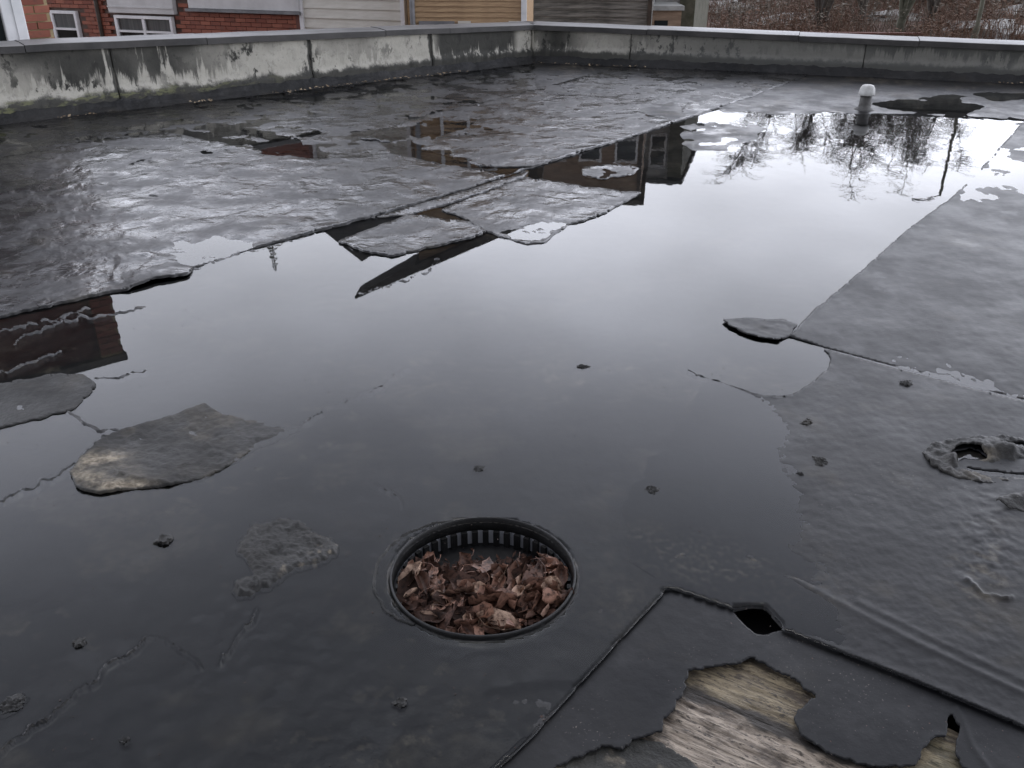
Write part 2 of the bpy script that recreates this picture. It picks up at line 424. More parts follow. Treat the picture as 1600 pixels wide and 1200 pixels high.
M['bracken'] = simple('dead_bracken', (.085, .045, .028), (.165, .095, .06), .9, .85, 0)
M['bracken_dull'] = simple('dead_stems', (.09, .075, .058), (.19, .165, .13), .9, .85, 0)
M['evergreen'] = simple('conifer_needles', (.010, .018, .010), (.025, .04, .022), 3, .8, 0)
M['rubble'] = simple('pale_rubble', (.32, .31, .29), (.5, .49, .46), 3, .8, .4)
M['litter'] = simple('leaf_litter', (.16, .11, .06), (.42, .33, .22), 9, .8, 0)
def ground_mat():
    t = NT('garden_ground'); p = t.pos()
    col = t.mix(t.rng(t.noise(p, .12, 5, .65), .4, .62), (.13, .052, .036), (.10, .078, .055))
    col = t.mix(t.rng(t.noise(p, .35, 5, .7), .6, .72), col, (.30, .27, .24))
    return t.bsdf(col, .9, t.bump(t.noise(p, 1.5, 5, .7), .8, .3))
M['ground'] = ground_mat()

# ------------------------------------------------------------------ ground
GROUND = -3.2
ground = MB().quadface((-900,-900,GROUND),(900,-900,GROUND),(900,1500,GROUND),(-900,1500,GROUND)).build('ground', M['ground'], kind='structure')

# ------------------------------------------------------------------ flat roof: deck, felt sheets, water
A0, B0 = GP(0, 192), GP(832, 97)              # foot of the left parapet
B1 = GP(1600, 130)                            # foot of the far parapet
dl = (A0-B0).normalized(); dr = (B1-B0).normalized()
LEND = B0+dl*12.5; REND = B0+dr*11.5
roof = MB()
ro_poly = [(LEND.x, LEND.y), (-9.5, -4), (8.5, -4), (REND.x, REND.y), (B0.x, B0.y)]
def deck(mb, poly, z0, z1):
    k = len(mb.v); n = len(poly)
    for z in (z0, z1):
        for x, y in poly: mb.v.append(Vector((x, y, z)))
    mb.f.append([k+n+i for i in range(n)]); mb.sm.append(False)
    for i in range(n): mb.f.append([k+i, k+(i+1) % n, k+n+(i+1) % n, k+n+i]); mb.sm.append(False)
deck(roof, ro_poly, GROUND, -0.075)
flat_roof = roof.build('flat_roof', M['felt'], kind='structure')
flat_roof['label'] = 'flat roof of black torn roofing felt flooded with rain water'

STEP = 2.9
def sheet(name, outline, zf, mat, holes=(), step=STEP, thick=.006, wear=None, parent=flat_roof, label=None, kind=None):
    """a piece of felt: fine mesh inside an outline (photo points dropped onto the roof), heights from zf"""
    P = np.asarray(outline, float)
    u0, v0 = P.min(0)-step*2; u1, v1 = P.max(0)+step*2
    u = np.arange(u0, u1+step, step); v = np.arange(v0, v1+step, step)
    U, V = np.meshgrid(u, v)
    def field(a, b):
        s = sdf(a, b, P)
        for h in holes: s = np.maximum(s, -sdf(a, b, h))
        return s
    S = field(U, V)
    near = np.abs(S) < step*.62
    e = .5
    for _ in range(2):
        a, b = U[near], V[near]
        s = field(a, b); gx = (field(a+e, b)-s)/e; gy = (field(a, b+e)-s)/e
        gn = np.maximum(np.sqrt(gx*gx+gy*gy), .3)
        U[near] = a-s*gx/gn**2; V[near] = b-s*gy/gn**2
    S[near] = 0.0
    inside = S <= 1e-6
    ny, nx = U.shape
    idx = np.arange(ny*nx).reshape(ny, nx)
    q = inside[:-1,:-1] & inside[1:,:-1] & inside[1:,1:] & inside[:-1,1:]
    quads = np.stack([idx[:-1,:-1][q], idx[1:,:-1][q], idx[1:,1:][q], idx[:-1,1:][q]], 1)
    used = np.unique(quads); remap = -np.ones(ny*nx, int); remap[used] = np.arange(len(used))
    quads = remap[quads]
    u_, v_, s_ = U.ravel()[used], V.ravel()[used], S.ravel()[used]
    x, y = G(u_, v_)
    z = zf(x, y, u_, v_, -s_)
    verts = np.stack([x, y, z], 1)
    # a rim of real thickness round every free edge
    ed = np.concatenate([quads[:, [0,1]], quads[:, [1,2]], quads[:, [2,3]], quads[:, [3,0]]])
    key = np.sort(ed, 1); key = key[:,0]*len(used)+key[:,1]
    uq, inv, cnt = np.unique(key, return_inverse=True, return_counts=True)
    be = ed[cnt[inv] == 1]
    bv = np.unique(be); low = -np.ones(len(used), int); low[bv] = len(used)+np.arange(len(bv))
    lowv = verts[bv].copy(); lowv[:,2] -= thick
    verts = np.concatenate([verts, lowv])
    skirt = np.stack([be[:,1], be[:,0], low[be[:,0]], low[be[:,1]]], 1)
    quads = np.concatenate([quads, skirt])
    me = mesh_np(name, verts, quads[:, ::-1] if False else quads, mat)
    if wear is not None:
        w = wear(x, y, u_, v_, -s_); w = np.concatenate([w, w[bv]])
        at = me.attributes.new('wear', 'FLOAT', 'POINT'); at.data.foreach_set('value', w.astype(np.float32))
    return link(name, me, parent, label=label, kind=kind)

def wallside(pt, dirv, off):
    n = Vector((-dirv.y, dirv.x, 0)); 
    return pt+n*off
# photo points of the wall feet, pushed a little under the fillet
def pix(p):
    d = Vector(p)-Vector((0,0,CAM_H)); zc_ = d.y*cp-d.z*sp; 
    return (800+F*d.x/zc_, 600-F*(d.y*sp+d.z*cp)/zc_)
WL = [pix(B0+dl*t) for t in (0, 1.5, 3, 4.5, 6, 7.2)]
WR = [pix(B0+dr*t) for t in (0, 1.5, 3, 4.5, 6, 7)]

# the drain
DC = GP(755, 897); DR = float(np.hypot(*(np.array(G(900, 897))-np.array(G(610, 897)))))/2
def ring_px(r, n=72, c=DC): return [pix((c.x+r*math.cos(2*math.pi*i/n), c.y+r*math.sin(2*math.pi*i/n), 0)) for i in range(n)]
DRAIN_HOLE = ring_px(DR*.97)

WEDGE = [(1045,916),(1000,965),(920,1052),(836,1146),(775,1205),(640,1330),(2000,1330),(2000,1285),(1750,1196),(1600,1136),(1420,1060),(1220,982),(1150,952)]
ridges = [  # line, crest height, width in photo points
    ([(-60,605),(0,584),(60,562),(95,548)], .006, 7), ([(20,533),(75,512),(120,498),(172,491),(200,487),(225,480)], .006, 7), ([(-40,520),(60,505),(140,480)], .004, 8),
    ([(105,646),(130,656),(150,674),(192,672)], .007, 7), ([(-60,815),(0,784),(60,755),(105,735),(150,697),(168,678)], .006, 6),
    ([(468,664),(500,642),(545,624)], .0030, 5), ([(-40,1200),(0,1170),(60,1130),(110,1090),(180,1030),(238,994)], .0045, 5), ([(238,994),(280,1010),(312,1040)], .0012, 4),
    ([(345,1036),(375,985),(400,950)], .0022, 4), ([(545,624),(600,598),(640,575)], -.0003, 4),
    ([(150,590),(185,590),(225,580)], .005, 5), ([(1190,176),(1260,181),(1330,184)], .002, 4), ([(300,420),(400,390),(480,369)], .004, 6),
    ([(560,460),(600,450),(650,432),(690,405)], .0042, 6),
    ([(595,755),(630,785)], .0022, 5),
]
def tri(d, w): return np.exp(-(d/w)**2)
LANDBACK = [(1061,190),(1120,178),(1190,176),(1260,182),(1340,182),(1420,180),(1500,188),(1600,196),(1800,230),(1900,60),(832,60),(832,150)]
S3 = [(1050,226),(1061,196),(1110,183),(1180,183),(1212,198),(1185,222),(1135,238),(1080,236)]
NEARLEFT = [(-300,830),(0,790),(60,800),(160,790),(250,860),(180,960),(230,995),(180,1030),(0,1165),(-300,1400)]
P7 = [(815,270),(900,245),(1000,213),(1062,193),(1062,222),(1000,312),(900,292)]
def z_base(x, y, u, v, s):
    z = -0.016+.004*fbm(x, y, .9, 4, 1)+.0015*fbm(x, y, 7, 3, 2)
    # shelving shores
    d = -sdf(u, v, LANDBACK); z = np.maximum(z, -.016+.021*sstep(-9, 9, d+7*fbm(x, y, 1.5, 4, 3))+.004*fbm(x, y, 3, 4, 4)*sstep(-4, 12, d))
    for i, (p, dp_) in enumerate((([(1362,161),(1430,156),(1500,158),(1537,166),(1512,177),(1440,176),(1392,169)], .02), ([(1436,152),(1490,149),(1520,152),(1490,155)], .012), ([(1520,146),(1600,147),(1640,155),(1560,157)], .013), ([(1478,180),(1600,186),(1640,192),(1560,190)], .012))):
        q = -sdf(u, v, p); z = z-dp_*sstep(-4, 4, q+3*fbm(x, y, 4, 4, 160+i))
    d = -sdf(u, v, S3); z = np.maximum(z, -.016+.0175*sstep(-14, 12, d+8*fbm(x, y, 2, 4, 5))+.004*fbm(x, y, 4, 4, 6)*sstep(-6, 6, d))
    d = -sdf(u, v, NEARLEFT); z = np.maximum(z, -.016+.0135*sstep(-60, 60, d)+.0022*fbm(x, y, 7, 4, 7))
    # gritty collar round the drain
    rd = np.hypot(x-DC.x, y-DC.y)
    z = np.maximum(z, -.0052+.006*np.exp(-((rd-DR*1.02)/.010)**2)+.0014*fbm(x, y, 14, 4, 8) - .03*sstep(.05, .5, rd-DR))
    d = -sdf(u, v, [(905,850),(950,850),(1045,916),(940,1030),(880,1010),(905,930)]); z = np.maximum(z, -.009+.0068*sstep(-60, 30, d)+.002*fbm(x, y, 12, 4, 9))
    d = -sdf(u, v, [(775,1085),(850,1075),(900,1072),(835,1146)]); z = np.maximum(z, -.012+.0112*sstep(-30, 8, d)+.0015*fbm(x, y, 20, 3, 10))
    # the lap along the tear stands just clear of the water
    z = np.maximum(z, -.010+.0112*tri(pdist(u, v, [(1045,916),(920,1052),(836,1146),(775,1205)]), 5)+.0012*fbm(x, y, 25, 3, 11))
    for i, (ln, h, w) in enumerate(ridges):
        lj = jag(ln, 7, 6, 40+i, False)
        dd = pdist(u, v, lj)*(1+.5*fbm(x, y, 22, 3, 90+i))
        z = np.maximum(z, -.012+(.012+h*.7+.0042*fbm(x, y, 20, 4, 60+i, .65))*tri(dd, w*.55))
    return z
ROOF_PX = [(-350, 1330), (-350, 330)]+[(p[0], p[1]-2) for p in WL[::-1]]+[(p[0], p[1]-2) for p in WR[1:]]+[(1980, 180), (1980, 1330)]
def w_base(x, y, u, v, s):
    q = .10*np.exp(-(((u-960)/80)**2+((v-930)/70)**2))*(1+fbm(x, y, 30, 4, 12))
    q = q+.12*sstep(.15, .6, fbm(x, y, 2.2, 5, 13, .6))+.16*sstep(.45, .6, fbm(x, y, 16, 4, 14, .6))*sstep(.0, .5, fbm(x, y, 1.7, 3, 15))
    return np.clip(q, 0, 1)
NOTCH = jag([(1143,951),(1160,947),(1178,944),(1194,945),(1206,957),(1226,980),(1208,984),(1194,989),(1180,986),(1166,975),(1152,960)], 1.4, 5, 31)  # gap under the lap; lower half stands for its dark reflection, cut as hole
sheet('felt_sheet', ROOF_PX, z_base, M['felt'], holes=(WEDGE, DRAIN_HOLE, NOTCH), step=3.1, wear=w_base)

# --- left sheet, bounded by the long lap running up to the right
L1 = [(-350,640),(-120,540),(0,497),(90,477),(168,459),(200,455),(240,441),(296,432),(303,418),(400,388),(480,367),(570,343),(700,304),(830,263),(950,226),(1060,190),(1180,150),(1280,112)]
WL_in = [(p[0], p[1]-2) for p in WL]
L1o = jag(L1, 1.6, 8, 3, False).tolist()+[(p[0], p[1]-2) for p in WR[:3][::-1]]+WL_in[1:]+[(-350, 300)]
LAP_LEFT = [(-350,640),(-120,540),(0,497),(90,477),(168,459),(200,455),(240,441),(296,432),(303,418),(400,388),(480,367),(570,343),(700,304),(768,283),(790,274),(752,266),(690,256),(610,240),(560,246),(484,249),(440,240),(390,232),(330,221),(262,207),(120,226),(-80,262),(-350,330)]
LAP_MID = [(560,217),(600,203),(645,188),(690,176),(738,165),(835,141),(960,108),(1280,112),(1180,150),(1060,190),(950,226),(830,263),(752,261),(690,241),(612,224)]
pools = [ # outline, depth
    ([(398,228),(440,222),(500,240),(470,247),(420,240)], .011), ([(552,213),(600,203),(655,189),(735,190),(762,199),(700,208),(648,214),(620,221)], .011),
    ([(598,223),(640,224),(700,240),(752,259),(800,268),(790,274),(700,258),(610,240)], .012), ([(640,184),(690,180),(705,188),(660,190)], .008),
    ([(240,395),(300,375),(345,368),(400,382),(398,390),(305,418)], .0075), ([(1000,172),(1062,163),(1064,178),(1010,184)], .008), ([(470,247),(555,242),(600,250),(540,255)], .005),
    ([(180,410),(235,402),(215,425),(185,440)], .006)]
def z_L1(x, y, u, v, s, up=0.0):
    z = .0046+up+.0042*fbm(x, y, .8, 4, 21)+.0036*fbm(x, y, 4.2, 5, 22, .58)+.0024*fbm(x, y, 8.5, 4, 23, .5)
    for i, (p, d) in enumerate(pools):
        q = -sdf(u, v, p); z = z-d*sstep(-8, 6, q+7*fbm(x, y, 4, 5, 70+i, .6))
    # corner patch whose front edge has lifted off
    q = -sdf(u, v, [(172,443),(182,404),(240,394),(303,418),(297,432),(200,454)])
    z = z+.003*sstep(-1, 3, q)+.009*tri(pdist(u, v, [(205,452),(245,441),(296,430)]), 12)*sstep(190, 215, u)
    z = z+.0035*tri(s, 4)
    return np.maximum(z, -.012)
sheet('felt_sheet', L1o, lambda *a: np.maximum(z_L1(*a)-.0035, -.012), M['felt_far'], step=2.6, thick=.006)
sheet('felt_sheet', jag(LAP_LEFT, 1.5, 8, 3), lambda *a: z_L1(*a, up=.0018), M['felt_far'], step=2.5, thick=.006)
sheet('felt_sheet', jag(LAP_MID, 1.5, 8, 4), lambda x, y, u, v, s: z_L1(x, y, u, v, s, up=.0012), M['felt_far'], step=2.5, thick=.006)

def z_land(h, seed, edge=.002, big=.003, small=.0022, pools_=()):
    def f(x, y, u, v, s):
        z = h+big*fbm(x, y, 1.6, 4, seed)+small*fbm(x, y, 9, 4, seed+1)+.0008*fbm(x, y, 30, 3, seed+2)
        for i, (p, d) in enumerate(pools_):
            q = -sdf(u, v, p); z = z-d*sstep(-8, 8, q+5*fbm(x, y, 4, 3, seed+3+i))
        return z+edge*tri(s, 5)
    return f
# --- the short sheets below the lap
sheet('felt_sheet', jag([(527,379),(560,366),(640,336),(700,345),(738,347),(762,364),(722,377),(690,384),(612,402),(570,396)], 2.2, 7, 12), z_land(.006, 31, .003), M['felt_far'], step=2.4, thick=.008)
sheet('felt_sheet', jag([(740,352),(715,338),(690,330),(735,308),(822,278),(900,290),(1002,303),(975,318),(930,340),(885,354),(852,380),(825,384),(790,373),(764,364)], 2.5, 7, 13),
      z_land(.0042, 35, .002, .0035, .0028, [([(770,360),(860,345),(905,345),(850,376),(800,372)], .004)]), M['felt_far'], step=2.4)
sheet('felt_sheet', jag([(576,343),(690,311),(826,268),(816,279),(735,309),(690,324),(640,336)], 1.2, 8, 14), z_land(.0045, 39, .002, .003, .002, [([(585,343),(690,322),(735,325),(690,336),(640,337)], .008)]), M['felt_far'], step=2.4)
# --- bits of land in the brown reflection
sheet('felt_sheet', jag([(905,262),(960,254),(1000,262),(985,276),(940,282),(910,274)], 4, 6, 15), z_land(.0004, 43, 0, .003, .004), M['felt_far'], step=2.4)
# --- left foreground
sheet('felt_sheet', jag([(-350,690),(-100,632),(0,600),(80,586),(132,586),(152,600),(140,615),(118,640),(60,655),(0,669),(-100,700),(-350,790)], 2.5, 7, 16), z_land(.0028, 47, .0015, .0022, .0022), M['felt_rough'], thick=.006)
ISL = jag([(112,742),(128,715),(158,688),(192,673),(255,655),(318,632),(345,646),(385,656),(440,664),(478,664),(440,684),(400,700),(368,722),(330,744),(262,760),(215,764),(160,772),(135,770),(118,762)], 2.6, 6, 17)
def z_isl(x, y, u, v, s):
    z = .004+.0026*fbm(x, y, 3, 4, 51)+.0030*fbm(x, y, 12, 5, 52, .62)+.0022*fbm(x, y, 40, 3, 53)
    z = z+.009*np.exp(-(((u-150)/55)**2+((v-752)/30)**2))+.004*tri(pdist(u, v, [(112,742),(158,688),(192,673),(318,632)]), 9)
    z = z-.010*sstep(330, 478, u)*sstep(14, 0, s)
    # fold across the lifted end
    z = z+.008*tri(pdist(u, v, [(180,742),(222,752),(262,757)]), 4)
    return z
def w_isl(x, y, u, v, s):
    q = np.maximum(np.exp(-(((u-135)/26)**2+((v-752)/18)**2)*1.0), np.exp(-(((u-195)/45)**2+((v-765)/9)**2)))
    q = np.maximum(q, .9*np.exp(-(((u-158+(v-722)*.9)/36)**2+((v-722)/13)**2)))
    return np.clip(q*1.25+.35*fbm(x, y, 18, 4, 55)*q, 0, 1)*sstep(0, 4, s)+.12*sstep(.1, .5, fbm(x, y, 5, 3, 57))
sheet('felt_patch', ISL, z_isl, M['felt_rough'], step=2.0, thick=.009, wear=w_isl, label='torn piece of felt standing out of the water, its near end worn to beige')
# --- right: dry sheet beyond the long waterline
R4 = jag([(1234,527),(1252,505),(1270,487),(1310,455),(1347,424),(1385,388),(1422,357),(1450,336),(1477,317),(1515,283),(1550,245),(1592,198),(1660,140),(2000,110)], 1.8, 7, 18, False).tolist()+[(2000,720),(1750,663),(1500,599),(1400,573),(1290,544)]
def z_R4(x, y, u, v, s):
    z = .0036+.0018*fbm(x, y, .9, 4, 61)+.0012*fbm(x, y, 6, 5, 62, .6)+.0007*fbm(x, y, 25, 3, 63)
    z = z-.005*sstep(1460, 1520, u)*sstep(340, 300, v)*sstep(200, 240, v)*(1+fbm(x, y, 3, 4, 64))*.75
    low = pdist(u, v, [(1290,544),(1400,573),(1500,599),(1750,663),(2000,720)]); z = z-.0026*tri(low, 22)
    edge = pdist(u, v, [(1234,527),(1270,487),(1347,424),(1422,357),(1477,317),(1592,198)])
    z = z+.0035*tri(edge, 4)*(1+fbm(x, y, 30, 3, 65))
    return z
sheet('felt_sheet', R4, z_R4, M['felt_smooth'], step=2.7, thick=.003)
FLAP = jag([(1128,501),(1150,498),(1176,497),(1205,501),(1228,500),(1246,508),(1234,526),(1214,534),(1190,532),(1165,525),(1142,514)], 1.6, 6, 19)
sheet('felt_patch', FLAP, lambda x, y, u, v, s: .0035+.002*fbm(x, y, 9, 4, 66)+.0015*fbm(x, y, 30, 3, 67)+.009*tri(pdist(u, v, [(1128,502),(1150,518),(1190,531),(1214,533)]), 8), M['felt_smooth'], step=1.8, thick=.003,
      label='small curled flap of felt lifting at the edge of the puddle')
BH = (jag([(1484,716),(1492,706),(1512,701),(1530,704),(1544,716),(1526,719),(1508,715),(1496,722)], 3.5, 3, 33), jag([(1506,728),(1540,736),(1600,741),(1640,738),(1640,744),(1600,748),(1540,744),(1512,737)], 2, 4, 34), jag([(1558,692),(1596,691),(1616,700),(1590,702),(1562,700)], 2, 4, 35))
# --- right foreground sheet, its curled upper edge just breaking the water
CURL = [(1075,577),(1090,586),(1130,597),(1180,616),(1215,620),(1240,617),(1270,596),(1293,578),(1298,562),(1288,545)]
A1 = jag(CURL, 2.0, 6, 20, False).tolist()+[(1400,576),(1500,602),(1750,666),(2000,725),(2000,1283)]+jag([(1750,1196),(1600,1136),(1420,1060),(1300,1012),(1222,979),(1185,965),(1148,951),(1046,914),(1000,886),(968,868),(935,845)], 1.2, 6, 22, False).tolist()+[(940,780),(985,690),(1040,620)]
def z_A1(x, y, u, v, s):
    wet = sstep(1400, 1120, u+.35*(900-v))
    z = .0026-.0075*wet+.0012*fbm(x, y, 1.6, 4, 71)+.0007*fbm(x, y, 9, 5, 72, .6)+.0005*fbm(x, y, 34, 3, 73)
    z = z+.0042*np.exp(-(((u-1085)/130)**2+((v-865)/38)**2))
    z = z-.014*tri(pdist(u, v, [(935,845),(940,780),(985,690),(1040,620),(1075,577)]), 34)
    c = pdist(u, v, CURL); z = np.maximum(z, -.012+(.0146+.0034*fbm(x, y, 26, 4, 74, .65))*tri(c*(1+.4*fbm(x, y, 18, 3, 78)), 3.2))
    f = pdist(u, v, [(1046,914),(1148,951),(1222,979),(1600,1136)]); z = z+.0022*tri(f, 9)
    # the lap has buckled up and stands open
    vl = 951+(u-1148)*.378; g = np.exp(-(((u-1186)/21)**2+(np.minimum(v-vl, 0)/75)**2)); z = z+.0*g
    z = z+.0022*tri(pdist(u, v, [(1170,870),(1290,930),(1420,1000),(1600,1085)]), 5)+.0015*tri(pdist(u, v, [(1340,940),(1480,1010),(1600,1065)]), 5)
    z = z+.003*np.exp(-(((u-1540)/55)**2+((v-850)/90)**2))*(1+fbm(x, y, 26, 4, 75, .62))*.6
    z = z+.0045*tri(pdist(u, v, jag([(1510,905),(1535,930),(1580,936)], 5, 5, 77, False)), 3)*(1+fbm(x, y, 30, 3, 78))
    return z
def w_A1(x, y, u, v, s):
    return np.clip(.34*np.exp(-(((u-1085)/160)**2+((v-872-.25*(u-1085))/36)**2))*sstep(-.1, .7, fbm(x, y, 55, 3, 76)+.4*fbm(x, y, 8, 3, 86))+.2*np.exp(-(((u-1535)/45)**2+((v-900)/60)**2))*sstep(.05, .6, fbm(x, y, 20, 4, 79)), 0, 1)
sheet('felt_sheet', A1, z_A1, M['felt_smooth'], step=2.4, thick=.004, holes=(NOTCH,)+BH, wear=w_A1)
# --- broken blister
BL = jag([(1440,708),(1462,692),(1500,686),(1545,682),(1600,688),(1650,700),(1660,735),(1600,748),(1545,756),(1500,748),(1468,738),(1450,722)], 3, 6, 23)
def z_bl(x, y, u, v, s):
    rim = tri(s-4, 7)
    z = .003+.006*rim*(1+fbm(x, y, 14, 4, 84))+.008*fbm(x, y, 10, 4, 81)*sstep(4, 18, s)+.005*fbm(x, y, 32, 4, 82)
    z = z+.022*tri(pdist(u, v, [(1488,722),(1500,705),(1540,700),(1580,708)]), 9)-.018*tri(pdist(u, v, [(1500,722),(1560,735),(1610,742)]), 9)
    return z
def w_bl(x, y, u, v, s): return .55*np.clip(np.exp(-(((u-1550)/38)**2+((v-742)/8)**2))*1.0+.8*np.exp(-(((u-1535)/18)**2+((v-716)/7)**2)), 0, 1)
sheet('felt_patch', BL, z_bl, M['felt_rough'], step=1.8, thick=.006, holes=BH, wear=w_bl, label='burst blister of crumpled felt with a torn open middle')
CR = jag([(1552,790),(1580,780),(1640,778),(1650,800),(1600,800),(1575,796)], 2, 5, 24)
sheet('felt_patch', CR, lambda x, y, u, v, s: .005+.022*tri(pdist(u, v, [(1560,788),(1600,782),(1650,780)]), 9)+.003*fbm(x, y, 25, 3, 85), M['felt_rough'], step=2.0, thick=.003, label='lifted strip of felt at the right edge')
# --- gritty moss-like crust in the water
CRUST = jag([(368,842),(392,818),(440,805),(470,812),(500,830),(531,852),(524,868),(500,882),(462,892),(430,912),(396,931),(372,933),(360,922),(366,905),(392,898),(388,880),(370,866)], 5, 5, 25)
def z_crust(x, y, u, v, s):
    z = -.004+.010*sstep(0, 10, s)+.0045*fbm(x, y, 14, 5, 91, .62)+.003*np.abs(fbm(x, y, 45, 3, 92))
    return z+.006*tri(np.abs(np.hypot((u-388)/1.3, v-915)-13), 3)
crust = sheet('crust', CRUST, z_crust, M['felt_rough'], step=1.7, thick=.01, parent=None, wear=lambda x, y, u, v, s: .5*sstep(.35, .7, fbm(x, y, 40, 3, 95))*sstep(470, 520, u+60*(v > 880)))
tag(crust, 'round island of crumbly black silt in the water left of the drain', 'silt patch')
# --- lower sheet with the big tear
TEAR = jag([(1075,1042),(1120,1038),(1160,1031),(1176,1022),(1184,1030),(1215,1042),(1245,1058),(1279,1082),(1255,1098),(1241,1115),(1243,1130),(1262,1152),(1300,1175),(1350,1191),(1400,1194),(1435,1190),(1446,1165),(1458,1148),(1478,1146),(1490,1108),(1499,1128),(1495,1175),(1512,1200),(1560,1240),(1600,1320),(700,1320),(760,1270),(830,1218),(872,1192),(915,1172),(945,1160),(972,1165),(990,1152),(1036,1136),(1046,1110),(1068,1082)], 4.5, 4, 26)
WEDGE_BIG = [(1045,900),(1000,950),(915,1040),(826,1140),(760,1200),(620,1340),(2000,1340),(2000,1270),(1750,1180),(1600,1118),(1420,1042),(1220,964),(1150,938)]
def z_A3(x, y, u, v, s):
    z = -.007+.0012*fbm(x, y, 2.2, 3, 101)+.0004*fbm(x, y, 14, 3, 102)
    z = z+.0004*tri(s, 10)*(1+.8*fbm(x, y, 8, 3, 103))*(v > 1000)
    z = z+.0015*tri(pdist(u, v, [(1497,1100),(1520,1160),(1560,1215)]), 5)
    return z
sheet('felt_sheet', WEDGE_BIG, z_A3, M['felt_smooth'], holes=(TEAR, NOTCH), step=2.1, thick=.0045)
UND = jag([(600,1345),(800,1225),(870,1180),(940,1150),(985,1140),(1035,1152),(1085,1182),(1120,1212),(1150,1260),(1160,1345)], 4, 6, 27)
sheet('underlay', UND, lambda x, y, u, v, s: -.0165+.002*fbm(x, y, 12, 4, 105)+.0012*fbm(x, y, 40, 3, 106), M['underlay'], step=2.4, thick=.004,
      wear=lambda x, y, u, v, s: .55*sstep(.25, .7, fbm(x, y, 16, 4, 107)), label='mouldy grey underlay showing inside the tear')
# boards laid bare by the tear, running down to the right
bdir = (GP(1440, 1200)-GP(1100, 1060)).normalized(); bang = math.atan2(bdir.y, bdir.x)
borg = GP(1130, 1072)
for i in range(0, 3):
    nx_, ny_ = 150, 40; w = .193; L = 1.5
    nrm = Vector((-bdir.y, bdir.x, 0))
    if i == 0: w = min(w, (GP(1176, 996)-borg).dot(nrm)+.03)
    uu = np.linspace(-.45, L-.45, nx_); vv = np.linspace(.0005, w-.0005, ny_)
    UU, VV = np.meshgrid(uu, vv)
    zz_ = .0018*fbm(UU*.5+i*7, VV*9, 5, 4, 110+i)+.0030*fbm(UU+i*5, VV*3, 12, 4, 120+i, .6)+.0022*fbm(UU*1.2, VV*14+i, 6, 4, 125+i, .7)-.003*(tri(VV, .006)+tri(VV-w, .006))+(.0025 if i % 2 else 0)
    vts = np.stack([UU.ravel(), VV.ravel(), zz_.ravel()], 1)
    ii = np.arange(nx_*ny_).reshape(ny_, nx_)
    qd = np.stack([ii[:-1,:-1].ravel(), ii[:-1,1:].ravel(), ii[1:,1:].ravel(), ii[1:,:-1].ravel()], 1)
    me = mesh_np('deck_board', vts, qd, M['wood_olive' if i == 0 else 'wood_pale'])
    eg = np.maximum(tri(VV+.012*fbm(UU+i, VV, 9, 5, 128, .65), .022) if i == 0 else tri(VV, .008), tri(VV-w+.014*fbm(UU+i, VV, 9, 5, 129, .65), .020 if i == 1 else .008))
    me.attributes.new('edge', 'FLOAT', 'POINT').data.foreach_set('value', eg.ravel().astype(np.float32))
    o = link('deck_board', me, flat_roof)
    nrm = Vector((-bdir.y, bdir.x, 0))
    o.location = borg-nrm*(.03)+nrm*(-i*.1935)+Vector((0, 0, -.0255)); o.rotation_euler = (0, 0, bang)

# --- rain water lying on it all, level
WATER_PX = ROOF_PX
water = sheet('puddle', [(-350,1325),(-350,335)]+[(p[0], p[1]+3) for p in WL[::-1]]+[(p[0], p[1]+3) for p in WR[1:]]+[(1975,185),(1975,1325)], lambda x, y, u, v, s: x*0, M['water'],
      holes=([(a, b+2 if i else b+3) for i, (a, b) in enumerate(WEDGE)], ring_px(DR*1.0), NOTCH), step=6, thick=.0005, parent=None, kind='structure', label='standing rain water on the flat roof mirroring a grey sky')

